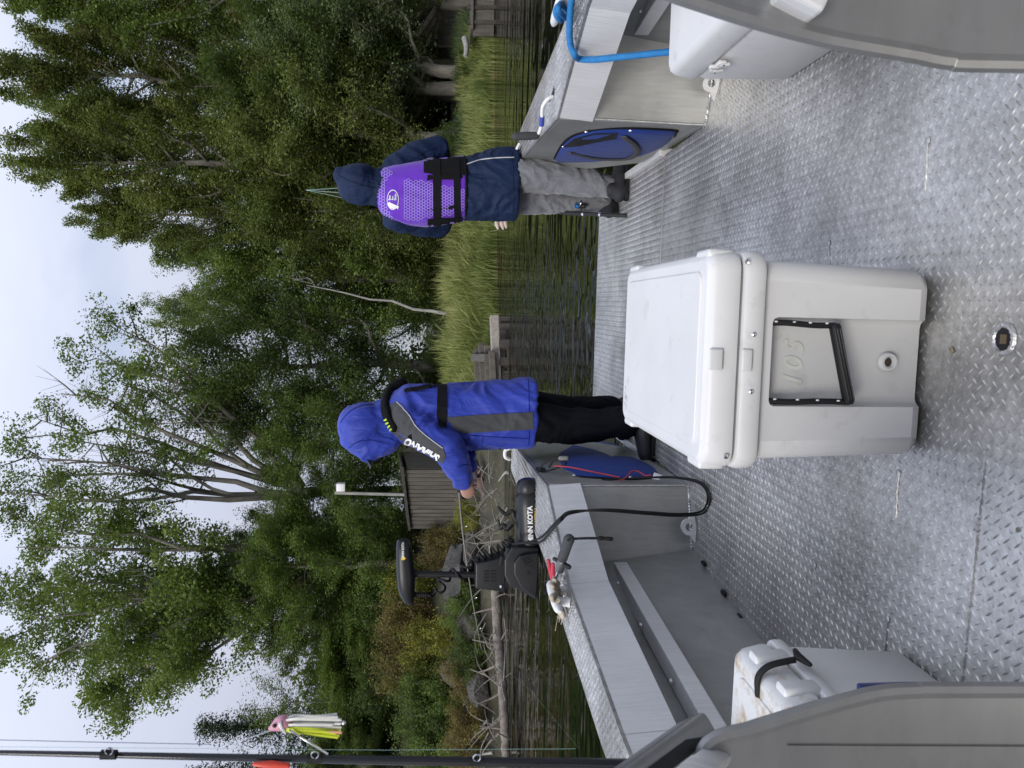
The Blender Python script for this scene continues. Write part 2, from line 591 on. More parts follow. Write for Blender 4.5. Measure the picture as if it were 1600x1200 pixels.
M = {}
M['tread'] = m_tread()
M['alu'] = m_alu('bright_brushed_aluminium', (0.84, 0.83, 0.82), 0.48, 0.14, metal=0.32)
M['alu_wall'] = m_alu('dull_hull_aluminium', (0.42, 0.42, 0.405), 0.40, 0.5, (30, 3, 3))
M['alu_panel'] = m_alu('console_aluminium', (0.27, 0.272, 0.275), 0.34, 0.45, (3, 3, 9))
M['weld'] = dull('weld_bead', (0.62, 0.62, 0.62), 0.35, 0.2, 60, 0.6, 180, 0.95)
M['steel'] = dull('stainless_steel', (0.68, 0.68, 0.70), 0.22, 0.08, 20, 0.05, 90, 1.0)
M['white_plastic'] = dull('white_rotomoulded_plastic', (0.69, 0.683, 0.668), 0.42, 0.03, 5, 0.2, 260, 0, bdist=0.0014, wear=((0.40, 0.38, 0.35), 0.42))
M['white_stain'] = dull('stained_white_plastic', (0.69, 0.69, 0.67), 0.45, 0.03, 6, 0.16, 260, 0, bdist=0.0012, wear=((0.44, 0.32, 0.19), 1.4))
M['black_plastic'] = dull('black_plastic', (0.012, 0.0125, 0.014), 0.45, 0.25, 12, 0.15, 220, bdist=0.001, spec=0.3)
M['motor_black'] = dull('charcoal_motor_plastic', (0.014, 0.015, 0.018), 0.36, 0.2, 9, 0.12, 260, bdist=0.001, spec=0.35)
M['rubber'] = dull('black_rubber', (0.010, 0.010, 0.011), 0.6, 0.2, 12, 0.2, 160, bdist=0.001, spec=0.3)
M['foam_grip'] = dull('charcoal_foam_grip', (0.045, 0.046, 0.05), 0.8, 0.2, 30, 0.5, 300, bdist=0.001)
M['red_grip'] = dull('red_rubber_grip', (0.50, 0.03, 0.055), 0.45, 0.1, 20, 0.1, 120)
M['rope'] = dull('frayed_cream_rope', (0.50, 0.44, 0.35), 0.9, 0.2, 40, 0.9, 260, bdist=0.003)
M['blue_rope'] = dull('blue_braided_rope', (0.02, 0.19, 0.47), 0.75, 0.15, 60, 0.8, 320, bdist=0.003)
M['white_paint'] = dull('white_paint', (0.78, 0.78, 0.77), 0.45, 0.05, 12, 0.1, 80)
M['blue_vinyl'] = m_cloth('royal_blue_canvas', (0.007, 0.036, 0.22), 0.6, 0.35, 7, 0.12, 0.05)
M['navy_trim'] = m_cloth('navy_vinyl', (0.015, 0.025, 0.13), 0.6, 0.2, 9)
M['black_web'] = m_cloth('black_webbing', (0.007, 0.007, 0.008), 0.8, 0.2, 30, sheen=0.0, spec=0.15)
M['print_white'] = dull('white_print', (0.80, 0.80, 0.80), 0.6, 0.02, 20, 0.0)
M['print_yellow'] = dull('yellow_print', (0.75, 0.48, 0.03), 0.6, 0.02, 20, 0.0)
M['line'] = dull('pale_fishing_line', (0.35, 0.55, 0.52), 0.3, 0.05, 20, 0.0)
M['bark'] = dull('grey_brown_bark', (0.20, 0.185, 0.16), 0.9, 0.35, 3.0, 0.9, 14, stretch=(2.5, 2.5, 0.5), bdist=0.05)
M['bark_dark'] = dull('dark_bark', (0.060, 0.053, 0.046), 0.9, 0.35, 3.0, 0.9, 14, stretch=(2.5, 2.5, 0.5), bdist=0.05)
M['bark_pale'] = dull('pale_weathered_bark', (0.32, 0.31, 0.29), 0.85, 0.3, 4.0, 0.7, 18, stretch=(1.5, 1.5, 0.6), bdist=0.03, wear=((0.09, 0.08, 0.07), 0.8))
M['dead_wood'] = dull('bleached_driftwood', (0.28, 0.24, 0.20), 0.9, 0.35, 3.0, 0.9, 22, stretch=(3, 3, 3), bdist=0.02, wear=((0.10, 0.075, 0.06), 0.9))
M['old_board'] = dull('weathered_grey_boards', (0.105, 0.095, 0.082), 0.9, 0.35, 3.0, 0.8, 30, stretch=(6, 6, 0.5), bdist=0.01, wear=((0.08, 0.07, 0.06), 0.8))
M['rock'] = dull('grey_granite', (0.085, 0.080, 0.072), 0.9, 0.5, 2.2, 1.0, 9, bdist=0.08, wear=((0.05, 0.05, 0.045), 1.0))
M['soil'] = dull('forest_floor', (0.055, 0.052, 0.028), 0.95, 0.5, 0.9, 0.9, 6, bdist=0.1, wear=((0.11, 0.10, 0.08), 0.6))
M['bank'] = dull('mossy_rock_bank', (0.062, 0.057, 0.034), 0.95, 0.5, 1.1, 1.0, 7, bdist=0.12, wear=((0.11, 0.10, 0.085), 0.8))
M['cream_wall'] = dull('cream_siding', (0.66, 0.58, 0.40), 0.8, 0.1, 3, 0.1, 40)
M['dark_roof'] = dull('dark_shingles', (0.055, 0.052, 0.05), 0.9, 0.3, 6, 0.5, 30)
M['window_glass'] = dull('dark_window_glass', (0.012, 0.014, 0.016), 0.06, 0.1, 3, 0.0)
M['skin'] = dull('skin', (0.46, 0.26, 0.20), 0.5, 0.12, 14, 0.2, 120, bdist=0.001)
M['water'] = m_water()
# foliage
M['leaf_olive'] = m_leaf('olive_green_leaves', (0.081, 0.109, 0.029), (0.160, 0.200, 0.055), (0.276, 0.311, 0.098), (0.290, 0.277, 0.107), 0.5)
M['leaf_tip_red'] = m_leaf('olive_leaves_turning_red', (0.075, 0.103, 0.029), (0.153, 0.185, 0.055), (0.261, 0.281, 0.094), (0.247, 0.121, 0.084), 0.6)
M['leaf_dark'] = m_leaf('dark_green_leaves', (0.045, 0.076, 0.025), (0.095, 0.143, 0.043), (0.172, 0.236, 0.070))
M['leaf_green'] = m_leaf('mid_green_leaves', (0.073, 0.121, 0.030), (0.144, 0.218, 0.053), (0.251, 0.343, 0.090))
M['leaf_silver'] = m_leaf('silvery_green_leaves', (0.088, 0.129, 0.060), (0.182, 0.241, 0.120), (0.350, 0.426, 0.247))
M['leaf_yellow'] = m_leaf('yellowing_leaves', (0.114, 0.126, 0.026), (0.288, 0.300, 0.057), (0.516, 0.493, 0.101), (0.304, 0.185, 0.057), 0.6)
M['leaf_brown'] = m_leaf('brown_dry_shrub', (0.114, 0.090, 0.040), (0.235, 0.173, 0.071), (0.364, 0.308, 0.122), (0.213, 0.230, 0.050), 0.8)
M['needle'] = m_leaf('dark_conifer_needles', (0.021, 0.043, 0.026), (0.045, 0.076, 0.043), (0.083, 0.123, 0.065), trans=0.1)
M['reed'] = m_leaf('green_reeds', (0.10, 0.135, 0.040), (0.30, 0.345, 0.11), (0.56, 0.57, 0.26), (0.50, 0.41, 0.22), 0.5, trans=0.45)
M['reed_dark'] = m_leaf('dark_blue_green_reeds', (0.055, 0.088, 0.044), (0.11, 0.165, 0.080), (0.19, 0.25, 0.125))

# ------------------------------------------------------------------ lake bed, shore and water
WATER_Z = -0.28
_sx = [-200, -60, -14, -7.8, -4.0, -1.6, -0.6, 0.6, 5.0, 12.0, 40.0, 90.0, 250.0]
_sy = [2.0, 9.0, 13.0, 14.6, 15.8, 16.8, 18.3, 19.6, 21.9, 25.0, 33.0, 44.0, 60.0]
def shore_y(x):
    return np.interp(x, _sx, _sy)
def sstep(a, b, x):
    t = np.clip((x - a) / (b - a), 0, 1)
    return t * t * (3 - 2 * t)
def ground_h(x, y):
    d = y - shore_y(x)
    left = 1 - sstep(-8.0, -4.6, x)
    h = np.where(d < 0, -0.28 + d * 0.35, -0.28 + 0.38 * sstep(0, 1.2, d))
    h = np.maximum(h, -3.0)
    h = h + left * 1.9 * sstep(0.6, 5.5, d) + (1 - left) * 0.55 * sstep(1.0, 8.0, d) + 0.035 * np.clip(d - 4, 0, 60)
    return h
gx = np.concatenate([np.linspace(-220, -26, 25), np.linspace(-25, 25, 170), np.linspace(26, 260, 28)])
gy = np.concatenate([np.linspace(1.5, 12.5, 12), np.linspace(12.8, 34, 110), np.linspace(35, 260, 40)])
GX, GY = np.meshgrid(gx, gy)
GZ = ground_h(GX, GY)
_rough = np.array([noise.noise(Vector((a * 0.8, b * 0.8, 3.1))) * 0.22 + noise.noise(Vector((a * 2.3, b * 2.3, 8.1))) * 0.09 for a, b in zip(GX.ravel(), GY.ravel())]).reshape(GX.shape)
GZ = GZ + _rough * sstep(-0.5, 1.5, GY - shore_y(GX))
nx, ny = len(gx), len(gy)
V = np.stack([GX.ravel(), GY.ravel(), GZ.ravel()], 1)
ii, jj = np.meshgrid(np.arange(nx - 1), np.arange(ny - 1))
a = (jj * nx + ii).ravel()
F = np.stack([a, a + 1, a + nx + 1, a + nx], 1)
tag(np_mesh('ground', V, F, M['bank'], smooth=True), kind='structure')
tag(MB().add([(-1500, -1500, WATER_Z), (1500, -1500, WATER_Z), (1500, 400, WATER_Z), (-1500, 400, WATER_Z)], [(0, 1, 2, 3)]).build('water', M['water']), kind='structure')
tag(MB().add([(-1500, -1500, -3.2), (1500, -1500, -3.2), (1500, 1500, -3.2), (-1500, 1500, -3.2)], [(0, 1, 2, 3)]).build('lake_bed', M['soil']), kind='structure')
def gz(x, y):
    return float(ground_h(np.array(x), np.array(y)))
# ------------------------------------------------------------------ the boat
boat = thing('boat', 'open aluminium work boat with tread-plate deck and lowered bow ramp', 'boat', (0, 1, 0))
GUN_Z, LIP_Z = 0.62, 0.475
IN = [(-1.6, 1.06), (0.6, 1.055), (1.75, 1.04), (2.57, 0.965), (3.17, 0.757), (4.79, 0.87)]
OUT = [(-1.6, 1.21), (0.6, 1.21), (1.96, 1.19), (2.67, 1.14), (3.1, 1.08), (4.79, 1.045)]
HINGE_Y = 3.76
def inside(poly, x, y):
    c = np.zeros(x.shape, bool); n = len(poly)
    for i in range(n):
        x1, y1 = poly[i]; x2, y2 = poly[(i + 1) % n]
        hit = ((y1 > y) != (y2 > y)) & (x < (x2 - x1) * (y - y1) / (y2 - y1 + 1e-12) + x1)
        c ^= hit
    return c
LUG_V = np.array([(-0.0132, 0, 0), (0, -0.0030, 0), (0.0132, 0, 0), (0, 0.0030, 0), (-0.0045, 0, 0.0027), (0.0045, 0, 0.0027)])
LUG_F = np.array([(0, 1, 4), (1, 5, 4), (1, 2, 5), (2, 3, 5), (3, 4, 5), (3, 0, 4)])
def lug_spots(poly, holes=(), ox=0.0, oy=0.0, margin=0.0):
    xs = [p[0] for p in poly]; ys = [p[1] for p in poly]
    out = []
    for k, (dx, dy, ang) in enumerate(((0, 0, 48), (0.0155, 0.0140, -48))):
        X, Y = np.meshgrid(np.arange(min(xs), max(xs), 0.031) + dx + ox, np.arange(min(ys), max(ys), 0.028) + dy + oy)
        X, Y = X.ravel(), Y.ravel()
        ok = inside(poly, X, Y) & inside(poly, X + .012, Y + .012) & inside(poly, X - .012, Y - .012) & inside(poly, X + .012, Y - .012) & inside(poly, X - .012, Y + .012)
        for hx, hy, hr in holes:
            ok &= ((X - hx) ** 2 + (Y - hy) ** 2) > hr * hr
        out.append(np.stack([X[ok], Y[ok], np.full(ok.sum(), R(ang))], 1))
    return np.concatenate(out, 0)
def lug_mesh(name, S, z, parent, big=1.0):
    n = len(S)
    rng_ = np.random.default_rng(n)
    c, s = np.cos(S[:, 2]), np.sin(S[:, 2])
    wear = rng_.uniform(0.75, 1.1, n)
    V = np.empty((n, 6, 3))
    V[:, :, 0] = S[:, 0:1] + LUG_V[None, :, 0] * c[:, None] - LUG_V[None, :, 1] * s[:, None]
    V[:, :, 1] = S[:, 1:2] + LUG_V[None, :, 0] * s[:, None] + LUG_V[None, :, 1] * c[:, None]
    V[:, :, 2] = z + LUG_V[None, :, 2] * wear[:, None] * big
    F = (np.arange(n)[:, None, None] * 6 + LUG_F[None]).reshape(-1, 3)
    return tag(np_mesh(name, V.reshape(-1, 3), F, M['tread'], parent), kind='stuff')
def weld(a, b, r=0.005, parent=None, name='weld_bead', wob=0.0, mat='weld'):
    a, b = Vector(a), Vector(b); L = (b - a).length
    k = max(6, int(L / 0.006))
    rr = random.Random(int(L * 1e4))
    pts = [a.lerp(b, i / k) + Vector((rr.uniform(-1, 1), rr.uniform(-1, 1), rr.uniform(-1, 1))) * wob for i in range(k + 1)]
    return MB().tube(pts, [r * (0.72 + 0.45 * (i % 2)) for i in range(k + 1)], 6).build(name, M[mat], parent, smooth=50)

# deck
deck_poly = [(-1.12, -1.6), (1.12, -1.6), (1.12, 3.05), (0.752, 3.17), (0.74, HINGE_Y), (-0.74, HINGE_Y), (-0.752, 3.17), (-1.12, 3.05)]
deck = MB().prism([(x, y, -0.012) for x, y in deck_poly], (0, 0, 0.012)).build('deck_plate', M['tread'], boat)
drain = at_z(670, 1570, 0.0)
S = lug_spots(deck_poly, [(drain.x, drain.y, 0.035)])
S = S[S[:, 1] > 0.75]
d2 = np.hypot(S[:, 0] - CAM.x, S[:, 1] - CAM.y)
pu = np.array([(Vector((a, b, 0)) - CAM) for a, b, _ in S])
zc = pu @ np.array(_f); uu = 600 + FOC * (pu @ np.array(_r)) / zc; vv = 800 - FOC * (pu @ np.array(_u)) / zc
seen = (uu > 135) & (uu < 1095) & (vv < 1600)
order = np.argsort(np.where(seen, d2, 99))
near, rest = order[:300], order[300:]
lug_me = []
for ang in (48, -48):
    q = Matrix.Rotation(R(ang), 3, 'Z')
    me = bpy.data.meshes.new('tread_lug'); me.from_pydata([tuple(q @ Vector(p)) for p in LUG_V], [], [tuple(int(i) for i in f) for f in LUG_F]); me.materials.append(M['tread'])
    lug_me.append(me)
for i in near:
    o = bpy.data.objects.new('tread_lug', lug_me[0 if S[i, 2] > 0 else 1])
    COL.objects.link(o); o.parent = deck
    o.location = Vector((S[i, 0], S[i, 1], 0.0)) - ORG[boat.name]
lug_mesh('tread_lugs', S[rest], 0.0, deck)
# transverse seam and stitch welds
weld((-0.98, 1.415, 0.0), (-0.26, 1.40, 0.0), 0.0048, deck, wob=0.0012, mat='tread')
for (u, v, u2, v2) in ((460, 1404, 392, 1400), (317, 1273, 265, 1271), (233, 1387, 180, 1383), (980, 1450, 902, 1446), (820, 1295, 765, 1297)):
    a, b = at_z(u, v, 0.001), at_z(u2, v2, 0.001)
    weld(a, b, 0.0030, deck, wob=0.001, mat='tread')
    MB().lathe([(0.009, 0.0), (0.009, 0.0018), (0.004, 0.0032), (0.001, 0.0034)], a, n=12).build('plug_weld', M['tread'], deck, smooth=60)
# drain
ring = [drain + Vector((math.cos(t) * 0.027 * (1 + 0.03 * math.sin(7 * t)), math.sin(t) * 0.027, 0.002)) for t in np.linspace(0, 2 * math.pi, 33)]
MB().tube(ring, [0.0052 + 0.0014 * (i % 2) for i in range(33)], 6).build('drain_weld', M['weld'], deck, smooth=50)
MB().lathe([(0.023, 0.001), (0.023, 0.003), (0.018, 0.0035), (0.0, 0.0035)], drain, n=24).build('drain_plug', M['rubber'], deck, smooth=40)
MB().box(drain + Vector((0, -0.002, 0.0040)), (0.018, 0.016, 0.003)).build('drain_socket', dull('rusty_socket', (0.10, 0.075, 0.04), 0.8, 0.3, 60), deck)

# bow ramp
RX = 0.745
ramp_poly = [(-RX, HINGE_Y + 0.02), (RX, HINGE_Y + 0.02), (RX, 5.36), (-RX, 5.36)]
ramp = MB().prism([(x, y, -0.05) for x, y in ramp_poly], (0, 0, 0.046)).build('bow_ramp', M['tread'], boat, bevel=0.003)
lug_mesh('tread_lugs', lug_spots(ramp_poly), -0.004, ramp, 1.4)
for s in (-1, 1):
    MB().box((s * (RX + 0.019), 4.57, -0.015), (0.036, 1.58, 0.075)).build('ramp_flange', M['alu'], ramp, bevel=0.004)
MB().tube([(-0.7, HINGE_Y + 0.01, -0.02), (0.7, HINGE_Y + 0.01, -0.02)], 0.014, 10).build('hinge', M['alu_wall'], ramp, smooth=50)
MB().box((0, HINGE_Y - 0.02, -0.27), (1.48, 0.02, 0.5)).build('bow_bulkhead', M['alu_wall'], boat)

RAKE = [(3.17, 0.0), (3.76, 0.0), (4.05, 0.05), (4.45, 0.24), (4.79, 0.50), (4.79, GUN_Z - 0.012), (3.17, GUN_Z - 0.012)]
for s in (-1, 1):
    def pt(y, arr, z):
        return Vector((s * float(np.interp(y, [a[0] for a in arr], [a[1] for a in arr])), y, z))
    poly = [(s * x, y) for y, x in IN] + [(s * x, y) for y, x in reversed(OUT)]
    if s < 0: poly = poly[::-1]
    g = MB().prism([(x, y, GUN_Z - 0.010) for x, y in poly], (0, 0, 0.010)).build('gunwale', M['tread'], boat)
    Sg = lug_spots(poly, oy=0.004)
    lug_mesh('tread_lugs', Sg[Sg[:, 1] > 0.4], GUN_Z, g, 1.8)
    # bright lip folded down from the gunwale, in panels with a joint at each bend
    for (y0, x0), (y1, x1) in zip(IN[:4], IN[1:5]):
        a, b = Vector((s * x0, y0 + 0.0015, GUN_Z - 0.0105)), Vector((s * x1, y1 - 0.0015, GUN_Z - 0.0105))
        dn = dn2 = Vector((-s * 0.010, 0, LIP_Z - GUN_Z + 0.0105))
        n_ = Vector((s * 0.004, 0.0, 0))
        MB().prism([a, b, b + dn2, a + dn], n_).build('gunwale_lip', M['alu'], boat)
    # hull wall below, set outboard of the lip
    MB().add([(s * 1.10, -1.6, 0.001), (s * 1.10, 3.06, 0.001), (s * 1.135, 3.06, GUN_Z - 0.012), (s * 1.165, -1.6, GUN_Z - 0.012)], [(0, 1, 2, 3)]).build('hull_wall', M['alu_wall'], boat)
    # transverse face of the bow box
    MB().add([(s * 0.752, 3.17, 0.001), (s * 1.10, 3.055, 0.001), (s * 1.10, 3.055, GUN_Z - 0.012), (s * 0.757, 3.17, GUN_Z - 0.012)], [(0, 1, 2, 3)]).build('bow_box_face', M['alu_wall'], boat)
    # inner side of the bow box with its raked foot
    side = [Vector((s * (0.752 + (0.118 * max(0, y - 3.17) / 1.62) * (z / GUN_Z if y > 3.76 else 0.4)), y, z)) for y, z in RAKE]
    sd = MB().prism(side, (s * 0.004, 0, 0)).build('bow_box_side', M['alu_wall'], boat)
    # raked bottom, nose and outer skin
    o_rake = [Vector((s * 1.0, y, z)) for y, z in RAKE[:5]]
    for i in range(1, 4):
        MB().add([side[i] + Vector((s * .005, 0, 0)), side[i + 1] + Vector((s * .005, 0, 0)), o_rake[i + 1], o_rake[i]], [(0, 1, 2, 3)]).build('bow_rake', M['alu_wall'], boat)
    MB().add([side[4] + Vector((s * .006, .001, 0)), (s * 1.045, 4.791, 0.5), (s * 1.045, 4.791, GUN_Z - .011), side[5] + Vector((s * .006, .001, 0))], [(0, 1, 2, 3)]).build('bow_nose', M['alu'], boat)
    outer = MB()
    top = [pt(y, OUT, GUN_Z - 0.011) for y in (-1.6, 0.6, 1.96, 2.67, 3.1, 3.76, 4.2, 4.79)]
    bot = [Vector((p.x * (0.88 if p.y < 3.5 else 0.95), p.y, -0.5 if p.y < 3.5 else float(np.interp(p.y, [3.5, 3.76, 4.2, 4.79], [-0.45, -0.02, 0.12, 0.5])))) for p in top]
    outer.loft([top, bot], cap=False, close=False)
    outer.build('hull_side', M['alu_wall'], boat)
    # stringer along the hull wall
    a, b = Vector((s * 1.075, 3.02, 0.325)), Vector((s * 1.105, 0.2, 0.40))
    MB().bar(a, b, 0.065, 0.055, (0, 0, 1)).build('stringer', M['alu'], boat, bevel=0.004)
    for t in np.linspace(0.05, 0.6, 5):
        c = a.lerp(b, t) + Vector((s * 0.005, 0, 0.034))
        MB().lathe([(0.010, 0), (0.008, 0.008), (0.001, 0.009)], c, n=10).build('stitch_weld', M['weld'], boat, smooth=60)
    # welds
    weld((s * 0.757, 3.168, 0.004), (s * 1.095, 3.055, 0.004), 0.006, boat, wob=0.0015)
    weld((s * 0.756, 3.168, 0.01), (s * 0.760, 3.168, GUN_Z - 0.15), 0.0042, boat, wob=0.0006)
    weld((s * 1.097, 3.05, 0.004), (s * 1.097, 0.9, 0.004), 0.0055, boat, wob=0.001)
    weld((s * 0.75, 3.19, 0.004), (s * 0.738, 3.74, 0.004), 0.0042, boat, wob=0.0008)
    weld((s * 1.11, 3.05, 0.01), (s * 1.125, 3.05, 0.44), 0.0055, boat, wob=0.001)
    # lashing eye on the deck
    ex = at_z(378, 1088, 0) if s < 0 else at_z(1068, 1124, 0)
    dirx = Vector((0.945, 0.327 * -s, 0)).normalized()
    e = MB()
    rings = []
    for k in range(20):
        t = 2 * math.pi * k / 20
        ro = 0.034 if math.sin(t) > -0.3 else 0.034 / max(0.5, abs(math.sin(t)) + 0.25) * 1.1
        q = []
        for rr_, dy in ((ro, -0.005), (ro, 0.005), (0.016, 0.005), (0.016, -0.005)):
            q.append(ex + dirx * (math.cos(t) * rr_) + Vector((0, dy - 0.012, 0.036 + math.sin(t) * rr_)))
        rings.append(q)
    rings.append(rings[0])
    e.loft(rings, cap=False)
    e.build('lashing_eye', M['alu'], boat, smooth=40)
MB().box((0, -1.6, 0.06), (2.2, 0.02, 1.1)).build('transom', M['alu_wall'], boat)
MB().box((0, 1.05, -0.47), (1.94, 5.3, 0.02)).build('hull_bottom', M['alu_wall'], boat)

# scuff marks: dried smear on the wall, black limber plugs along the floor edge
for u, v in ((318, 1102), (272, 1133), (234, 1158)):
    p = at_z(u, v, 0.0)
    MB().rbox(p + Vector((0.004, 0, 0.006)), (0.016, 0.04, 0.012), 0.005).build('limber_plug', M['rubber'], boat, smooth=50)
rng = random.Random(4)
wall_n = Vector((1, 0, 0.06))
sm = MB()
for k in range(34):
    u = rng.gauss(262, 22); v = rng.gauss(1075, 14) + (u - 262) * 0.12
    p = at_plane(u, v, (-1.094, 2, 0.0), wall_n); w = rng.uniform(0.003, 0.012); h = rng.uniform(0.001, 0.004)
    dq = Vector((0.0, 0.8, 0.55)).normalized(); eq = Vector((0, -0.5, 0.85))
    sm.add([p - dq * w, p + eq * h, p + dq * w * rng.uniform(.6, 1.4), p - eq * h], [(0, 1, 2, 3)])
tag(sm.build('dried_smear', dull('dried_cream_smear', (0.48, 0.44, 0.34), 0.9, 0.15, 60), boat), kind='stuff')

# canvas pouches laced to the inner box sides
def pouch(s, outline, hole, strap, pts_snap):
    n = Vector((-s, 0.073, 0)).normalized()
    def P(u, v, lift=0.0):
        return at_plane(u, v, (s * 0.757, 3.17, 0.3), n) + n * lift
    base = [P(u, v) for u, v in outline]
    c = sum(base, Vector()) / len(base)
    b = MB(); k = len(base); rings = []
    for f, lf in ((1.0, 0.004), (0.985, 0.014), (0.9, 0.026), (0.6, 0.040), (0.25, 0.044)):
        rings.append([c + (p - c) * f + n * lf for p in base])
    b.loft(rings, cap=False)
    o = len(b.v); b.v.append(c + n * 0.045); b.f += [(4 * k + i, 4 * k + (i + 1) % k, o) for i in range(k)]
    pz = b.build('storage_pouch', M['blue_vinyl'], boat, smooth=60)
    rim = [p + n * 0.010 for p in base]
    MB().tube(curve3(rim + [rim[0]], 80), 0.0048, 6).build('pouch_piping', M['black_web'], pz, smooth=60)
    tree_ = bvh(pz)
    def drop(u, v, lf):
        q = P(u, v, 0.2); h = tree_.ray_cast(q, -n)
        return (h[0] if h[0] is not None else P(u, v, 0.02)) + n * lf
    if hole:
        hp = [drop(u, v, 0.004) for u, v in hole]
        MB().prism(hp, n * 0.002).build('pouch_mouth', M['rubber'], pz)
        MB().tube(curve3([drop(u, v, 0.008) for u, v in strap], 40), 0.016, 8, flat=(n, 0.35)).build('pouch_strap', dull('grey_mesh_trim', (0.055, 0.055, 0.06), 0.8, 0.2, 40), pz, smooth=60)
    for u, v in pts_snap:
        MB().lathe([(0.008, 0), (0.007, 0.004), (0.001, 0.0055)], P(u, v, 0.015), n, 10).build('snap_stud', M['steel'], pz, smooth=60)
pouch(1, [(951, 864), (950, 885), (949, 912), (950, 960), (957, 1000), (965, 1030), (985, 1050), (996, 1057), (1000, 1054), (1003, 1000), (1003, 960), (1000, 925), (990, 893), (974, 876)],
      [(976, 880), (990, 897), (999, 928), (1001, 965), (996, 962), (991, 930), (984, 905)],
      [(973, 890), (968, 930), (966, 965), (968, 985), (978, 996), (990, 992), (999, 975)],
      [(952, 866), (949, 884), (949, 912), (957, 1008), (993, 1049), (1002, 985), (1000, 916), (976, 880)])
pouch(-1, [(505, 868), (508, 905), (507, 935), (502, 962), (492, 990), (478, 1012), (462, 1029), (452, 1030), (449, 1010), (448, 980), (450, 930), (453, 897), (462, 878), (480, 866)], None, None,
      [(501, 962), (492, 992), (452, 897), (449, 985)])

# walk-through consoles either side of the seat
def console(name, pts, y, s, thick):
    P = [at_y(u, v, y) for u, v in pts]
    body = MB().prism(P, (0, thick, 0)).build(name, M['alu_panel'], boat)
    edge = curve3(P[:-2], 60)
    MB().tube([p + Vector((0, 0.004, 0)) for p in edge], 0.0095, 8, flat=((0, 1, 0), 0.75)).build('console_edge_trim', M['alu_panel'], body, smooth=30)
    return body
pl = console('console_panel', [(119, 2415), (119, 1560), (118, 1433), (112, 1367), (88, 1277), (60, 1187), (33, 1108), (-40, 1098), (-420, 1098), (-420, 2415)], 0.74, -1, 0.02)
MB().tube([at_y(36, 1230, 0.7385), at_y(33, 1800, 0.7385)], 0.0005, 5).build('console_seam', M['rubber'], pl)
a, b = at_y(62, 1092, 0.80), at_y(-150, 800, 0.62)
bar = MB().bar(a, b, 0.05, 0.030, (0.2, -0.5, 1)).build('windscreen_rail', M['alu_panel'], boat, bevel=0.010, seg=3, smooth=40)
a2, b2 = at_y(52, 1100, 0.775), at_y(-150, 835, 0.60)
MB().bar(a2, b2, 0.012, 0.014, (0.2, -0.5, 1)).build('rail_slot', M['black_plastic'], bar)
a3, b3 = at_y(30, 1140, 0.77), at_y(-150, 900, 0.58)
MB().bar(a3, b3, 0.03, 0.026, (0.2, -0.5, 1)).build('rail_bracket', M['alu'], bar, bevel=0.008, seg=2, smooth=40)
pr = console('console_panel', [(1097, 2415), (1103, 1600), (1108, 1488), (1119, 1428), (1138, 1317), (1152, 1256), (1167, 1200), (1195, 1110), (1230, 1020), (1290, 960), (1500, 960), (1500, 2415)], 0.74, 1, 0.02)
MB().bar(at_y(1210, 1210, 0.735), at_y(1178, 1272, 0.735), 0.016, 0.05, (0, 1, 0)).build('console_gusset', M['alu'], pr, bevel=0.004)
# navy seat bolster behind the port console
P = [at_y(u, v, 0.86) for u, v in ((127, 1345), (129, 1420), (129, 1720), (-100, 1720), (-100, 1338))]
MB().prism(P, (0, 0.012, 0)).build('seat_bolster', M['navy_trim'], boat, bevel=0.004)

# winch crank on the starboard box, cleats
slot = [at_z(u, v, GUN_Z + 0.003) for u, v in ((1040, 858), (1052, 866), (1066, 866), (1052, 862))]
MB().prism(slot, (0, 0, 0.0012)).build('crank_slot', M['rubber'], boat)
c0 = at_z(1049, 864, GUN_Z + 0.005)
cy = c0.y
path = [c0, at_y(1044, 855, cy), at_y(1033, 848, cy + .02), at_y(1018, 847, cy + .05), at_y(1004, 846, cy + .08), at_y(992, 842, cy + .1), at_y(988, 836, cy + .11)]
ck = MB().tube(curve3(path, 30), 0.008, 8).build('winch_crank', M['white_paint'], boat, smooth=60)
MB().tube([path[3] + Vector((.0, 0, 0)), path[4]], 0.0115, 10).build('blue_sleeve', dull('violet_blue_tape', (0.06, 0.09, 0.42), 0.5), ck, smooth=50)
h0, h1 = at_y(988, 838, cy + .11), at_y(987, 806, cy + .11)
MB().limb([h0, h0.lerp(h1, .5), h1], [0.016, 0.018, 0.017], 14).build('crank_knob', M['foam_grip'], ck, smooth=60)
def cleat(c, d, L, name='mooring_cleat'):
    c = Vector(c); d = Vector(d).normalized()
    k = MB()
    k.tube([c + d * (-L / 2), c + d * (-L * .4), c + d * (-L * .2), c + d * (L * .2), c + d * (L * .4), c + d * (L / 2)], [0.007, 0.015, 0.018, 0.018, 0.015, 0.007], 12)
    o = k.build(name, M['white_paint'], boat, smooth=60)
    for t in (-.13, .13):
        MB().tube([c + d * (L * t), Vector((c.x, c.y, GUN_Z)) + d * (L * t * 1.6)], [0.014, 0.017], 10).build('cleat_foot', M['white_paint'], o, smooth=60)
    return o
cl = at_z(268, 866, GUN_Z + 0.05)
cleat(cl, at_z(242, 872, GUN_Z + 0.05) - at_z(295, 855, GUN_Z + 0.05), 0.24)
cr = at_z(1186, 872, GUN_Z + 0.05)
cleat(cr, at_z(1165, 866, GUN_Z + 0.05) - at_z(1212, 880, GUN_Z + 0.05), 0.24)
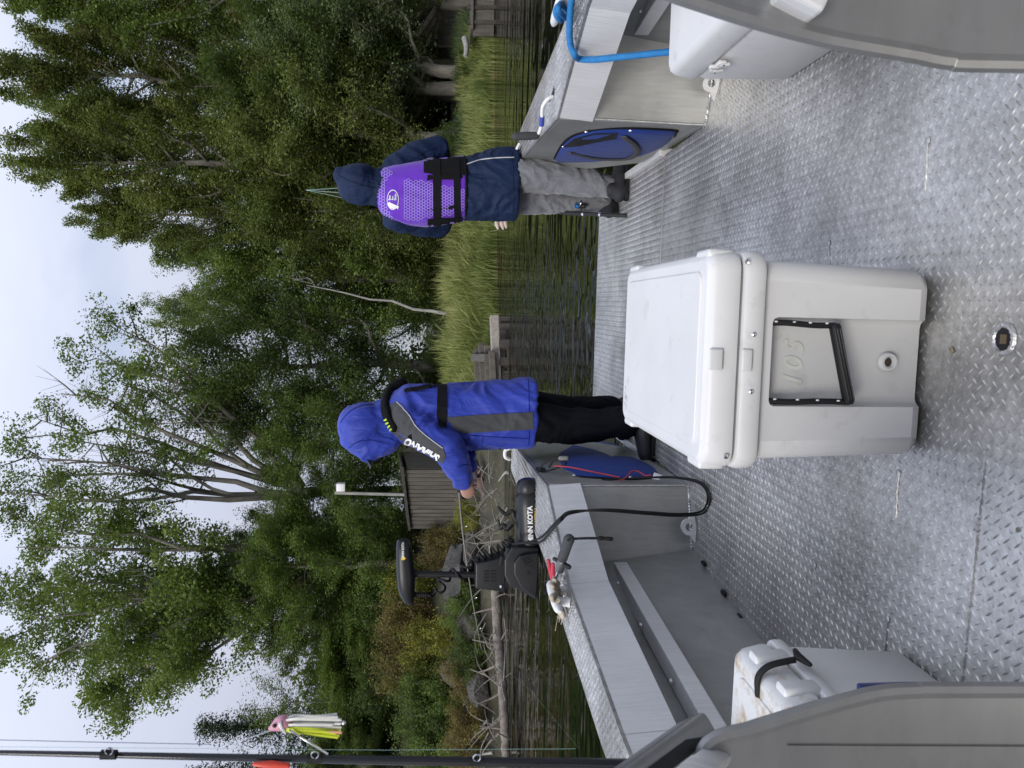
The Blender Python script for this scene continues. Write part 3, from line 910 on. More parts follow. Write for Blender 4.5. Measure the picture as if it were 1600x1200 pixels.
# small shackle and line at the forward end of the starboard gunwale
p = at_z(960, 812, GUN_Z + 0.01)
MB().tube(curve3([p + Vector((-.05, .02, .01)), p + Vector((-.02, 0, .03)), p + Vector((.02, -.03, .02)), p + Vector((.05, -.03, .005))], 16), 0.009, 8).build('bow_shackle', M['white_paint'], boat, smooth=60)
p = at_z(491, 797, GUN_Z + 0.01)
MB().tube(curve3([p + Vector((-.04, .02, .0)), p + Vector((-.02, 0, .03)), p + Vector((.02, 0, .03)), p + Vector((.04, -.01, .0))], 16), 0.012, 8).build('bow_shackle', M['white_paint'], boat, smooth=60)
# ------------------------------------------------------------------ coolers
def cooler_body(w, l, h, taper):
    return MB().rbox((0, 0, h / 2), (w * taper, l * taper, h), 0.045, top=(1 / taper, 1 / taper), seg=5)
# the large one in the middle of the deck: built in its own frame, +y is away from the camera
cw, cl_, ch, lid_h = 0.440, 0.735, 0.410, 0.070
cx, cyf = -0.110, 1.545
cool = thing('cooler', 'large white cooler with black rope handle in the middle of the deck', 'cooler', (cx, cyf + cl_ / 2 + 0.01, 0.011), 'white coolers on the deck')
cool.rotation_euler.z = R(0.5)
b = cooler_body(cw, cl_ - 0.02, ch, 0.935).build('body', M['white_plastic'], cool, local=True)
yf = -(cl_ - 0.02) / 2
k = MB().rbox((0.0, yf - 0.014, 0.17), (0.19, 0.13, 0.385), 0.020, Matrix.Rotation(R(3.3), 3, 'X')).build('cutter', M['white_plastic'], None, local=True)
k.location = cool.location; k.rotation_euler = cool.rotation_euler
k.location = k.location + Vector((0, 0, 0.0))
ORG['cutter'] = Vector()
bpy.context.view_layer.update()
# match frames: the body hangs under the empty, the cutter stands in world space
cut(b, k)
resmooth(b, 40)
for sx in (-1, 1):
    for sy in (-1, 1):
        MB().lathe([(0.030, -0.0115), (0.030, 0.004)], (sx * 0.135, sy * 0.265, 0), n=14).build('rubber_foot', M['rubber'], cool, local=True)
# rim and lid
rim = MB().rbox((0, 0, ch + 0.002), (cw + 0.028, cl_ + 0.01, 0.050), 0.050, seg=6).build('rim', M['white_plastic'], cool, smooth=40, local=True)
lid = MB().rbox((0, 0, ch + 0.030 + lid_h / 2), (cw + 0.024, cl_ + 0.010, lid_h), 0.042, top=(0.97, 0.975), seg=6).build('lid', M['white_plastic'], cool, smooth=40, local=True)
MB().rbox((0, 0.0, ch + 0.0295), (cw + 0.006, cl_ - 0.012, 0.012), 0.045, seg=6).build('gasket', dull('grey_gasket', (0.25, 0.25, 0.25), 0.7), cool, smooth=40, local=True)
MB().rbox((0, 0.0, ch + 0.030 + lid_h + 0.0005), (cw - 0.065, cl_ - 0.085, 0.010), 0.03, seg=6).build('lid_pad', M['white_plastic'], lid, smooth=50, local=True)
fy = -(cl_ + 0.01) / 2
MB().rbox((0.004, fy - 0.001, ch + 0.030 + lid_h - 0.018), (0.044, 0.008, 0.028), 0.003).build('catch_tab', M['white_plastic'], lid, smooth=50, local=True)
MB().rbox((0.004, fy - 0.003, ch + 0.016), (0.046, 0.008, 0.022), 0.004).build('catch_keeper', M['white_plastic'], rim, smooth=50, local=True)
# corner latch towers on both long sides, with a rubber latch on the port side
for sx in (-1, 1):
    for yy in (-0.30, 0.30):
        MB().rbox((sx * (cw / 2 + 0.004), yy * cl_ / 0.735, ch + 0.068), (0.022, 0.085, 0.056), 0.010).build('latch_shoulder', M['white_plastic'], lid, smooth=50, local=True)
MB().limb([(-cw / 2 - 0.026, -0.03, ch + 0.035), (-cw / 2 - 0.045, -0.035, ch - 0.01), (-cw / 2 - 0.05, -0.045, ch - 0.045)], [0.011, 0.013, 0.012], 10, flat=((1, 0, 0), 0.6)).build('rubber_latch', M['rubber'], cool, smooth=60, local=True)
for x, z in ((0.058, ch + 0.002), (-0.062, ch + 0.002)):
    MB().lathe([(0.0052, 0), (0.0052, 0.002), (0.003, 0.0035), (0.0005, 0.004)], (x, fy - 0.000, z), (0, -1, 0), 12).build('screw', M['steel'], rim, smooth=50, local=True)
MB().lathe([(0.006, 0), (0.005, 0.003), (0.0005, 0.004)], (-cw / 2 + 0.02, fy - 0.001, ch + 0.05), (0, -1, 0), 12).build('screw', M['steel'], lid, smooth=50, local=True)
MB().lathe([(0.006, 0), (0.005, 0.003), (0.0005, 0.004)], (cw / 2 - 0.012, fy + 0.005, ch + 0.022), (0, -1, 0), 12).build('screw', M['steel'], rim, smooth=50, local=True)
# rope handle hanging in the recess
yr = fy - 0.012
tl, tr_ = Vector((-0.083, -0.338, ch - 0.030)), Vector((0.082, -0.338, ch - 0.030))
bl, br = Vector((-0.084, -0.350, 0.184)), Vector((0.080, -0.350, 0.226))
hd = MB().tube(curve3([tl, tl.lerp(bl, .3) + Vector((-.002, -.008, 0)), tl.lerp(bl, .7) + Vector((.001, -.006, 0)), bl], 26), 0.0068, 10).build('handle_rope', M['rubber'], cool, smooth=60, local=True)
MB().tube(curve3([tr_, tr_.lerp(br, .3) + Vector((.002, -.008, 0)), tr_.lerp(br, .7) + Vector((-.001, -.006, 0)), br], 26), 0.0068, 10).build('handle_rope', M['rubber'], cool, smooth=60, local=True)
for a_, b_ in ((tl, bl), (tr_, br)):
    for t in (.15, .4, .62, .85):
        MB().ball(a_.lerp(b_, t) + Vector((.004, -.0135, 0)), (0.002, 0.0015, 0.004), 8, 6).build('rope_fleck', M['print_white'], hd, smooth=60, local=True)
gr = MB().tube([bl + Vector((-.004, 0, 0)), bl + Vector((0.002, 0, .0005)), br + Vector((-.002, 0, -.0005)), br + Vector((.004, 0, 0))], [0.0095, 0.0125, 0.0125, 0.0095], 14).build('handle_grip', M['rubber'], cool, smooth=50, local=True)
for off in (-0.006, 0.0, 0.006):
    MB().tube([bl + Vector((0.006, -0.0115, off)), br + Vector((-.006, -0.0115, off))], 0.0014, 5).build('grip_ridge', M['black_plastic'], gr, local=True)
# drain plug
yd = yf + 0.060
pl_ = MB().lathe([(0.021, 0.010), (0.021, 0.016), (0.018, 0.021), (0.014, 0.021), (0.0125, 0.014), (0.0125, 0.009)], (0.002, yd, 0.078), (0, -1, 0), 22, cap=False).build('drain_fitting', M['white_plastic'], cool, smooth=40, local=True)
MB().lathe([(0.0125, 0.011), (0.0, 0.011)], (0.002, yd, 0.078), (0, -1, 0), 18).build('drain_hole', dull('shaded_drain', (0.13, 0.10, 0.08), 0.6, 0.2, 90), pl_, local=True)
for q in (0.012, 0.0155, 0.019):
    MB().tube([(0.002 + 0.0118 * math.cos(t), yd - q, 0.078 + 0.0118 * math.sin(t)) for t in np.linspace(0, 2 * math.pi, 21)], 0.0011, 5).build('drain_thread', M['white_plastic'], pl_, smooth=60, local=True)
# moulded number in the recess and mark on the lid
bpy.context.view_layer.update()
tb = BVHTree.FromPolygons([v.co for v in b.data.vertices], [tuple(p.vertices) for p in b.data.polygons])
P, F = decal(text_geo('105', 0.062, 0.0012, 0.25, 1.15), (0.0, -1.0, 0.297), (1, 0, 0), (0, 0, 1), tb, (0, 1, 0), 0.0012)
def thick(P, F, n):
    mb = MB(); n = Vector(n); k = len(P)
    mb.add(list(P) + [p + n for p in P], [tuple(f) for f in F] + [tuple(i + k for i in reversed(f)) for f in F])
    return mb
m_num = dull('grey_green_moulding', (0.60, 0.61, 0.56), 0.5, 0.12, 30, 0.1, 200)
thick(P, F, (0, -0.001, 0)).build('moulded_number', m_num, cool, local=True)
P, F = decal(text_geo('YETI', 0.040, 0.001, 0, 1.1), (-0.150, cl_ / 2 - 0.075, ch + 0.030 + lid_h + 0.0062), (1, 0, 0), (0, 1, 0))
thick(P, F, (0, 0, 0.0008)).build('moulded_mark', dull('white_moulding', (0.72, 0.72, 0.72), 0.5), lid, local=True)

# cooler against the starboard side: long side inboard, hinges showing
c2 = thing('cooler', 'white cooler by the starboard hull with white hinge on its inboard side', 'cooler', (0.94, 2.0, 0), 'white coolers on the deck')
L2, W2 = 0.86, 0.46
MB().rbox((0, 0, 0.145), (W2 * 0.96, L2 * 0.965, 0.29), 0.03, top=(1 / 0.96, 1 / 0.965), seg=5).build('body', M['white_plastic'], c2, smooth=40, local=True)
ld = MB().rbox((0, 0, 0.341), (W2 + 0.012, L2 + 0.012, 0.094), 0.04, top=(0.94, 0.965), seg=5).build('lid', M['white_plastic'], c2, smooth=40, local=True)
for yy in (-0.30, 0.15):
    hg = MB().rbox((-W2 / 2 - 0.010, yy + 0.09, 0.288), (0.012, 0.085, 0.022), 0.005).build('hinge', M['white_plastic'], c2, smooth=40, local=True)
    for q in (-0.028, 0.0, 0.028):
        MB().rbox((-W2 / 2 - 0.013, yy + 0.09 + q, 0.288 + (0.012 if q == 0 else -0.010)), (0.010, 0.02, 0.026), 0.004).build('hinge_knuckle', M['white_plastic'], hg, smooth=40, local=True)
    for q in (-0.036, 0.036):
        MB().lathe([(0.003, 0), (0.002, 0.002)], (-W2 / 2 - 0.018, yy + 0.09 + q, 0.284), (-1, 0, 0), 8).build('screw', M['black_plastic'], hg, local=True)
MB().lathe([(0.008, 0), (0.007, 0.002), (0.001, 0.003)], (-0.16, -0.1, 0.3885), (0, 0, 1), 12).build('lid_dimple', M['white_plastic'], ld, smooth=60, local=True)

# cooler against the port side: stained lid, rubber T-latch towards the middle
c3 = thing('cooler', 'white cooler by the port hull with brown-stained lid and black T-latch', 'cooler', (-0.965, 1.285, 0), 'white coolers on the deck')
W3, L3 = 0.42, 0.72
b3 = MB().rbox((0, 0, 0.15), (W3 * 0.93, L3 * 0.95, 0.30), 0.035, top=(1 / 0.93, 1 / 0.95), seg=5).build('body', M['white_plastic'], c3, smooth=40, local=True)
MB().rbox((W3 / 2 - 0.002, -0.06, 0.12), (0.022, 0.40, 0.17), 0.010).build('body_panel', M['white_plastic'], b3, smooth=40, local=True)
MB().rbox((0, 0, 0.298), (W3 + 0.02, L3 + 0.012, 0.03), 0.035, seg=5).build('rim', M['white_plastic'], c3, smooth=40, local=True)
ld = MB().rbox((0, 0, 0.358), (W3 + 0.014, L3 + 0.008, 0.078), 0.04, top=(0.93, 0.96), seg=5).build('lid', M['white_stain'], c3, smooth=40, local=True)
MB().rbox((0, 0, 0.3965), (W3 - 0.10, L3 - 0.12, 0.008), 0.03, seg=5).build('lid_pad', M['white_stain'], ld, smooth=50, local=True)
for yy in (0.27, 0.13):
    MB().rbox((W3 / 2 - 0.001, yy, 0.344), (0.026, 0.050, 0.080), 0.012).build('latch_shoulder', M['white_plastic'], c3, smooth=40, local=True)
lt = MB().tube(curve3([(W3 / 2 - 0.05, 0.20, 0.398), (W3 / 2 - 0.01, 0.20, 0.400), (W3 / 2 + 0.014, 0.20, 0.380), (W3 / 2 + 0.024, 0.20, 0.345), (W3 / 2 + 0.028, 0.20, 0.322)], 24), 0.0062, 8, flat=((0, 1, 0), 1.35)).build('rubber_latch', M['rubber'], c3, smooth=60, local=True)
MB().limb([(W3 / 2 + 0.033, 0.168, 0.306), (W3 / 2 + 0.034, 0.20, 0.314), (W3 / 2 + 0.033, 0.232, 0.306)], [0.006, 0.010, 0.006], 10, flat=((1, 0, 0), 0.8)).build('latch_grip', M['rubber'], lt, smooth=60, local=True)
lb = MB().rbox((W3 / 2 + 0.012, -0.115, 0.318), (0.004, 0.20, 0.040), 0.0018).build('name_plate', M['black_plastic'], c3, local=True)
P, F = decal(text_geo('YETI', 0.036, 0.0012, 0, 1.1), (W3 / 2 + 0.0146, -0.115, 0.318), (0, 1, 0), (0, 0, 1))
thick(P, F, (0.0006, 0, 0)).build('plate_lettering', M['print_white'], lb, local=True)
# ------------------------------------------------------------------ people
def cast(tree_, u, v, lift):
    d = ray(u, v).normalized()
    h = tree_.ray_cast(CAM, d)
    if h[0] is None:
        h2 = tree_.find_nearest(CAM + d * 4.3)
        return h2[0] - d * lift
    n = h[1] if h[1].dot(d) < 0 else -h[1]
    return h[0] + n * lift * 0.6 - d * lift * 0.6
def lay(name, mat, parent, polys, tree_, lift=0.004, maxlen=3.0):
    """thin cloth pieces sewn on the surface seen through an outline given in picture points"""
    bm = bmesh.new()
    for poly in polys:
        n = len(poly); dense = []
        for i in range(n):
            a, b = Vector(poly[i] + (0,)), Vector(poly[(i + 1) % n] + (0,))
            k = max(1, int((b - a).length / maxlen))
            dense += [a.lerp(b, j / k) for j in range(k)]
        f = bm.faces.new([bm.verts.new(p) for p in dense])
    bmesh.ops.triangulate(bm, faces=bm.faces)
    for _ in range(4):
        es = [e for e in bm.edges if e.calc_length() > maxlen * 1.6]
        if not es: break
        bmesh.ops.subdivide_edges(bm, edges=es, cuts=1)
        bmesh.ops.triangulate(bm, faces=[f for f in bm.faces if len(f.verts) > 3])
    bm.verts.index_update()
    mb = MB(); mb.v = [cast(tree_, p.co.x, p.co.y, lift) for p in bm.verts]
    mb.f = [tuple(q.index for q in f.verts) for f in bm.faces]
    bm.free()
    return mb.build(name, mat, parent, smooth=70)
def lay_geo(name, mat, parent, geo, cu, cv, ex, ey, tree_, lift=0.006):
    v, f = geo
    cx = (min(p[0] for p in v) + max(p[0] for p in v)) / 2; cy = (min(p[1] for p in v) + max(p[1] for p in v)) / 2
    mb = MB()
    mb.v = [cast(tree_, cu + (x - cx) * ex[0] + (y - cy) * ey[0], cv + (x - cx) * ex[1] + (y - cy) * ey[1], lift) for x, y in v]
    mb.f = list(f)
    return mb.build(name, mat, parent)
def oval(c, a, b, ang, n=24, sq=2.4):
    """ring of a torso: half widths a, b; ang turns it about the vertical"""
    c = Vector(c); q = []
    for k in range(n):
        t = 2 * math.pi * k / n
        x = a * math.copysign(abs(math.cos(t)) ** (2 / sq), math.cos(t)); y = b * math.copysign(abs(math.sin(t)) ** (2 / sq), math.sin(t))
        q.append(c + Vector((x * math.cos(ang) - y * math.sin(ang), x * math.sin(ang) + y * math.cos(ang), 0)))
    return q
def hand(mb, wrist, d, palm, size=1.0, side=1, curl=1.0):
    """palm and five bent fingers; d = wrist to knuckles, palm = direction the palm faces"""
    wrist = Vector(wrist); d = Vector(d).normalized(); palm = Vector(palm); palm = (palm - d * palm.dot(d)).normalized()
    ac = d.cross(palm) * side
    s = size
    mb.limb([wrist - d * 0.02 * s, wrist + d * 0.03 * s, wrist + d * 0.085 * s], [0.027 * s, 0.036 * s, 0.040 * s], 12, flat=(palm, 0.5))
    for i, (o, L) in enumerate(((-0.030, 0.066), (-0.010, 0.076), (0.011, 0.072), (0.030, 0.056))):
        k0 = wrist + d * (0.090 - abs(o) * 0.25) * s + ac * o * s
        a1 = R(38 * curl); a2 = R(95 * curl); a3 = R(140 * curl)
        p1 = k0 + (d * math.cos(a1) + palm * math.sin(a1)) * L * 0.45 * s
        p2 = p1 + (d * math.cos(a2) + palm * math.sin(a2)) * L * 0.33 * s
        p3 = p2 + (d * math.cos(a3) + palm * math.sin(a3)) * L * 0.26 * s
        mb.limb([k0 - d * 0.01 * s, k0, p1, p2, p3], [0.0095 * s, 0.0098 * s, 0.0092 * s, 0.0086 * s, 0.0076 * s], 8)
    b0 = wrist + d * 0.032 * s - ac * 0.030 * s
    b1 = b0 + (d * 0.6 - ac * 0.55 + palm * 0.45).normalized() * 0.042 * s
    b2 = b1 + (d * 0.6 + palm * 0.75 + ac * 0.1).normalized() * 0.034 * s
    mb.limb([b0, b1, b2], [0.0135 * s, 0.0112 * s, 0.0092 * s], 8)
def body(parent, J, face, name='body'):
    """one continuous figure under the clothes; face = horizontal direction of the face"""
    mb = MB(); f = Vector(face).normalized(); sd = f.cross(Vector((0, 0, 1))).normalized()
    rot = Matrix((sd, f, Vector((0, 0, 1)))).transposed()
    h = J['head']
    mb.ball(h, (0.074, 0.092, 0.112), 18, 14, rot)
    mb.ball(h + f * 0.035 - Vector((0, 0, 0.065)), (0.052, 0.055, 0.055), 14, 10, rot)
    mb.limb([h + f * 0.088 + Vector((0, 0, 0.018)), h + f * 0.112 - Vector((0, 0, 0.022))], [0.010, 0.015], 8)
    mb.limb([h + f * 0.083 - Vector((0, 0, 0.062)) - sd * 0.018, h + f * 0.088 - Vector((0, 0, 0.062)), h + f * 0.083 - Vector((0, 0, 0.062)) + sd * 0.018], [0.008, 0.010, 0.008], 8)
    for s in (-1, 1):
        mb.ball(h + sd * 0.074 * s - Vector((0, 0, 0.01)), (0.014, 0.022, 0.032), 10, 8, rot)
    mb.limb([h - Vector((0, 0, 0.05)), J['neck']], [0.055, 0.060], 14)
    mb.limb([J['neck'] - Vector((0, 0, 0.03)), J['chest'], J['pelvis']], [0.085, 0.13, 0.13], 16)
    for k in ('l', 'r'):
        mb.limb([J['neck'] - Vector((0, 0, .06)), J[k + 'sh']], [0.05, 0.046], 12)
        mb.limb([J[k + 'sh'], J[k + 'el'], J[k + 'wr']], [0.046, 0.040, 0.028], 12)
        hand(mb, J[k + 'wr'], J[k + 'hd'], J[k + 'pm'], 1.0, 1 if k == 'r' else -1)
        mb.limb([J['pelvis'], J[k + 'hip']], [0.11, 0.09], 12)
        mb.limb([J[k + 'hip'], J[k + 'kn'], J[k + 'an']], [0.085, 0.060, 0.040], 12)
    o = mb.build(name, M['skin'], parent)
    remesh(o, 0.0065, 4)
    for s in (-1, 1):
        MB().ball(h + f * 0.082 + sd * 0.031 * s + Vector((0, 0, 0.012)), (0.013, 0.010, 0.009), 10, 8, rot).build('eye', dull('eye_white', (0.7, 0.68, 0.65), 0.2), o, smooth=60)
    return o
def shoe(parent, heel, toe, mat, h=0.085, w=0.047, name='shoe', shaft=None):
    heel, toe = Vector(heel), Vector(toe); d = (toe - heel).normalized(); z = Vector((0, 0, 1))
    mb = MB()
    L = (toe - heel).length
    mb.limb([heel + d * w * .8 + z * 0.05, heel + d * L * .45 + z * 0.048, toe - d * w * .9 + z * 0.036], [w * .95, w * 1.02, w * .85], 14, flat=(z, 0.78))
    mb.limb([heel + d * w * 1.05 + z * 0.04, heel + d * w * 1.25 + z * (h + (shaft or 0.0))], [w * 0.95, w * (0.98 if shaft else 0.85)], 14)
    o = mb.build(name, mat, parent)
    remesh(o, 0.008, 5)
    for vtx in o.data.vertices:
        zz = vtx.co.z + ORG[parent.name].z
        if zz < 0.012: vtx.co.z = 0.012 - ORG[parent.name].z
    pts = []
    sd = d.cross(z)
    for k in range(20):
        t = 2 * math.pi * k / 20
        wx = w * (1.0 + 0.10 * math.cos(t))
        pts.append(heel.lerp(toe, 0.5) + d * math.cos(t) * L * .5 + sd * math.copysign(abs(math.sin(t)) ** 0.75, math.sin(t)) * wx)
    MB().prism([Vector((p.x, p.y, -0.002)) for p in pts], (0, 0, 0.022)).build('sole', M['rubber'], o, bevel=0.004)
    return o
def garment(name, mat, parent, mb, voxel=0.011, it=5, fold=0.006, fs=7.0, seed=1.0, stretch=(1, 1, 0.55)):
    o = mb.build(name, mat, parent)
    remesh(o, voxel, it)
    if fold: wobble(o, fold, fs, stretch, seed)
    return o
Z3 = Vector((0, 0, 1))

# ---- the angler in the purple vest, back to the camera
Y = 4.70
J1 = dict(head=at_y(913, 562, 4.70), neck=at_y(906, 596, 4.68), chest=at_y(898, 650, 4.69), pelvis=at_y(910, 775, 4.68),
          rsh=at_y(938, 618, 4.70), lsh=at_y(857, 618, 4.70), rel=at_y(968, 684, 4.78), lel=at_y(848, 688, 4.84),
          rwr=at_y(935, 690, 5.02), lwr=at_y(878, 700, 5.04), rhip=at_y(928, 790, 4.64), lhip=at_y(893, 790, 4.74),
          rkn=at_y(921, 880, 4.60), lkn=at_y(887, 880, 4.80), ran=at_y(908, 958, 4.55), lan=at_y(881, 950, 4.80))
J1['rhd'] = Vector((-0.6, 0.7, 0.1)); J1['lhd'] = Vector((0.5, 0.8, 0.1)); J1['rpm'] = Vector((-0.7, -0.6, 0)); J1['lpm'] = Vector((0.8, -0.4, 0))
p1 = thing('person', 'angler in navy hooded jacket and purple life vest, seen from behind on the ramp', 'person', (J1['pelvis'].x, 4.68, 0))
body(p1, J1, (0.15, 1, 0))
m_navy = m_cloth('navy_rain_jacket', (0.008, 0.019, 0.058), 0.65, 0.6, 10, 0.15, 0.0, spec=0.22)
jk = MB()
rings = [(808, 911, .212, .165), (790, 912, .215, .17), (765, 911, .205, .165), (727, 905, .180, .15), (690, 899, .176, .145), (650, 896, .176, .14), (622, 897, .165, .13), (604, 900, .12, .105), (592, 905, .075, .085)]
jk.loft([oval(at_y(u, v, 4.69), a, b, YAW) for v, u, a, b in rings])
jk.limb([J1['rsh'] - Vector((.01, 0, 0)), J1['rsh'].lerp(J1['rel'], .5) + Vector((.015, 0, 0)), J1['rel'], J1['rel'].lerp(J1['rwr'], .5), J1['rwr']], [.080, .083, .080, .066, .050])
jk.limb([J1['lsh'] + Vector((.01, 0, 0)), J1['lsh'].lerp(J1['lel'], .5) - Vector((.005, 0, 0)), J1['lel'], J1['lel'].lerp(J1['lwr'], .5), J1['lwr']], [.080, .078, .074, .062, .050])
hr = Matrix.Rotation(R(-14), 3, 'X')
jk.ball(at_y(912, 562, 4.67), (.119, .13, .135), 18, 14, hr)
jk.limb([at_y(915, 556, 4.67), at_y(922, 542, 4.65), at_y(926, 533, 4.64)], [.112, .085, .045], 16)
jk.limb([at_y(908, 585, 4.67), at_y(905, 602, 4.68)], [.105, .115], 16)
jacket1 = garment('jacket', m_navy, p1, jk, 0.009, 9, 0.0085, 10.0, 2.0, (1, 1, 0.8))
m_sil = dull('silver_piping', (0.45, 0.47, 0.50), 0.4, 0.1, 30)
tj = bvh(jacket1)
MB().tube([cast(tj, u, v, 0.003) for u, v in curve3([(943, 729, 0), (950, 750, 0), (953, 775, 0), (954, 803, 0)], 24) for u, v in [(u, v)]] if False else [cast(tj, p.x, p.y, 0.003) for p in curve3([(943, 729, 0), (950, 750, 0), (953, 775, 0), (954, 803, 0)], 24)], 0.0035, 6).build('piping', m_sil, jacket1, smooth=60)
MB().tube([cast(tj, p.x, p.y, 0.003) for p in curve3([(950, 662, 0), (953, 675, 0), (949, 692, 0)], 14)], 0.003, 6).build('piping', m_sil, jacket1, smooth=60)
# life vest
m_purple = m_cloth('purple_neoprene', (0.135, 0.028, 0.50), 0.6, 0.25, 9, 0.10, 0.3)
m_lilac = dull('lilac_print', (0.46, 0.36, 0.82), 0.6, 0.02, 30, 0.0)
vb = MB()
vr = [(727, 905, .188, .165), (700, 901, .192, .168), (665, 897, .192, .165), (635, 896, .180, .158), (615, 896, .165, .15), (600, 899, .138, .135), (592, 901, .10, .115), (588, 902, .07, .095)]
vb.loft([oval(at_y(u, v, 4.69), a, b, YAW) for v, u, a, b in vr])
vest = garment('life_vest', m_purple, p1, vb, 0.010, 4, 0.0035, 7.0, 5.0)
tv = bvh(vest)
lay('side_panel', M['black_web'], vest, [[(930, 662), (926, 690), (926, 726), (968, 728), (966, 662)]], tv, 0.003)
lay('side_panel', M['black_web'], vest, [[(858, 668), (853, 690), (856, 727), (838, 728), (838, 668)]], tv, 0.003)
tvs = tv
lay('strap', M['black_web'], vest, [[(960, 676), (842, 677), (842, 689), (960, 688)]], tv, 0.008)
lay('strap', M['black_web'], vest, [[(960, 708), (843, 710), (843, 720), (960, 718)]], tv, 0.008)
lay('strap', M['black_web'], vest, [[(919, 668), (926, 668), (926, 719), (919, 719)]], tv, 0.0095)
lay('strap', M['black_web'], vest, [[(853, 671), (859, 671), (861, 722), (855, 722)]], tv, 0.0095)
MB().tube([cast(tv, p.x, p.y, 0.004) for p in curve3([(955, 726, 0), (930, 727.5, 0), (905, 728, 0), (880, 727.5, 0), (856, 727, 0)], 30)], 0.006, 6).build('hem_binding', M['black_web'], vest, smooth=60)
def honeycomb(poly, pitch, lw):
    V, F = [], []
    us = [p[0] for p in poly]; vs_ = [p[1] for p in poly]
    row = 0; v = min(vs_)
    while v < max(vs_):
        u = min(us) + (pitch / 2 if row % 2 else 0)
        while u < max(us):
            if inside(poly, np.array([u]), np.array([v]))[0]:
                r = pitch / math.sqrt(3)
                for k in range(6):
                    a, b = R(60 * k + 30), R(60 * k + 90)
                    o = len(V)
                    for rr, an in ((r - lw / 2, a), (r + lw / 2, a), (r + lw / 2, b), (r - lw / 2, b)):
                        V.append((u + rr * math.cos(an), v + rr * math.sin(an)))
                    F.append((o, o + 1, o + 2, o + 3))
            u += pitch
        v += pitch * math.sqrt(3) / 2; row += 1
    mb = MB(); mb.v = [cast(tv, a, b, 0.0035) for a, b in V]; mb.f = F
    return mb
for poly in ([(919, 634), (914, 677), (864, 677), (856, 645), (858, 634)], [(908, 690), (907, 708), (866, 708), (864, 690)], [(903, 719), (902, 726), (872, 726), (872, 719)],
             [(938, 602), (930, 612), (915, 601), (890, 601), (872, 606), (860, 613), (858, 606), (876, 596), (892, 591), (916, 591)]):
    honeycomb(poly, 4.6, 0.75).build('honeycomb_print', m_lilac, vest)
# round emblem: ring, leaping fish, three short words
em = MB()
n = 40
V = []
for k in range(n):
    t = 2 * math.pi * k / n
    for q in (0.90, 1.0):
        V.append((888 + 15.5 * q * math.cos(t), 614 + 9.2 * q * math.sin(t)))
em.v = [cast(tv, a, b, 0.0045) for a, b in V]
em.f = [(2 * k, 2 * k + 1, (2 * k + 3) % (2 * n), (2 * k + 2) % (2 * n)) for k in range(n)]
em.build('emblem_ring', M['print_white'], vest)
fish = [(882, 606.5), (879, 607), (876, 609.5), (874.5, 613), (874, 617), (875, 620), (873, 622), (876, 622.5), (877.5, 624), (878.5, 621), (880, 618), (882, 613.5), (883.5, 610), (885, 608)]
lay('emblem_fish', M['print_white'], vest, [fish], tv, 0.0048, 1.5)
for txt, cu, cv, sz in (('Bass', 891, 608.8, 5.0), ('Pro', 890.5, 613.6, 4.6), ('Shops', 892, 618.2, 4.8)):
    lay_geo('emblem_lettering', M['print_white'], vest, text_geo(txt, 1.0, 0.03), cu, cv, (sz * .86, 0), (0, -sz), tv, 0.0048)
# trousers and shoes
m_sweat = m_cloth('grey_marl_sweatpants', (0.185, 0.19, 0.205), 0.9, 0.6, 13, 0.12, 0.3, (1, 1, 0.6))
tp = MB()
tp.limb([J1['pelvis'], J1['rhip'], J1['rhip'].lerp(J1['rkn'], .5), J1['rkn'], J1['rkn'].lerp(J1['ran'], .55), J1['ran'] + Z3 * .03], [.12, .105, .098, .088, .080, .064])
tp.limb([J1['pelvis'], J1['lhip'], J1['lhip'].lerp(J1['lkn'], .5), J1['lkn'], J1['lkn'].lerp(J1['lan'], .55), J1['lan'] + Z3 * .04], [.12, .098, .092, .080, .074, .062])
garment('trousers', m_sweat, p1, tp, 0.010, 5, 0.011, 11.0, 3.0, (1, 1, 0.8))
m_shoe = dull('black_canvas_shoe', (0.018, 0.019, 0.024), 0.75, 0.2, 20, 0.3, 200)
ra, la = J1['ran'], J1['lan']
shoe(p1, (ra.x - .085, ra.y - .05, 0), (ra.x + .20, ra.y + .05, 0), m_shoe, 0.10, 0.054)
shoe(p1, (la.x - .07, la.y - .06, 0), (la.x + .13, la.y + .17, 0), m_shoe, 0.10, 0.052)

m_seam = m_cloth('navy_seam', (0.005, 0.011, 0.035), 0.7, 0.2, 20, 0.1, 0.0, spec=0.2)
for q in ([(926, 529, 0), (918, 545, 0), (911, 565, 0), (906, 588, 0)], [(858, 801, 0), (885, 802.5, 0), (915, 802.5, 0), (945, 801, 0), (964, 799, 0)], [(934, 622, 0), (948, 640, 0), (962, 664, 0), (970, 684, 0)]):
    MB().tube([cast(tj, p.x, p.y, 0.0015) for p in curve3(q, 30)], 0.0022, 5).build('seam', m_seam, jacket1, smooth=60)

# ---- the angler in the blue jacket, facing over the port bow
J2 = dict(head=at_y(527, 574, 4.00), neck=at_y(546, 612, 4.03), chest=at_y(552, 675, 4.05), pelvis=at_y(553, 795, 4.05),
          lsh=at_y(538, 640, 3.90), rsh=at_y(548, 636, 4.22), lel=at_y(500, 702, 3.82), rel=at_y(505, 712, 4.24),
          lwr=at_y(452, 722, 3.87), rwr=at_y(474, 730, 4.04), lhip=at_y(545, 800, 3.96), rhip=at_y(560, 800, 4.14),
          lkn=at_y(535, 895, 3.95), rkn=at_y(553, 895, 4.16), lan=at_z(541, 996, .08), ran=at_z(560, 966, .08))
J2['lhd'] = Vector((-0.75, 0.25, -0.35)); J2['rhd'] = Vector((-0.8, -0.1, -0.2)); J2['lpm'] = Vector((0.1, 0.9, 0.2)); J2['rpm'] = Vector((0.0, -0.8, 0.5))
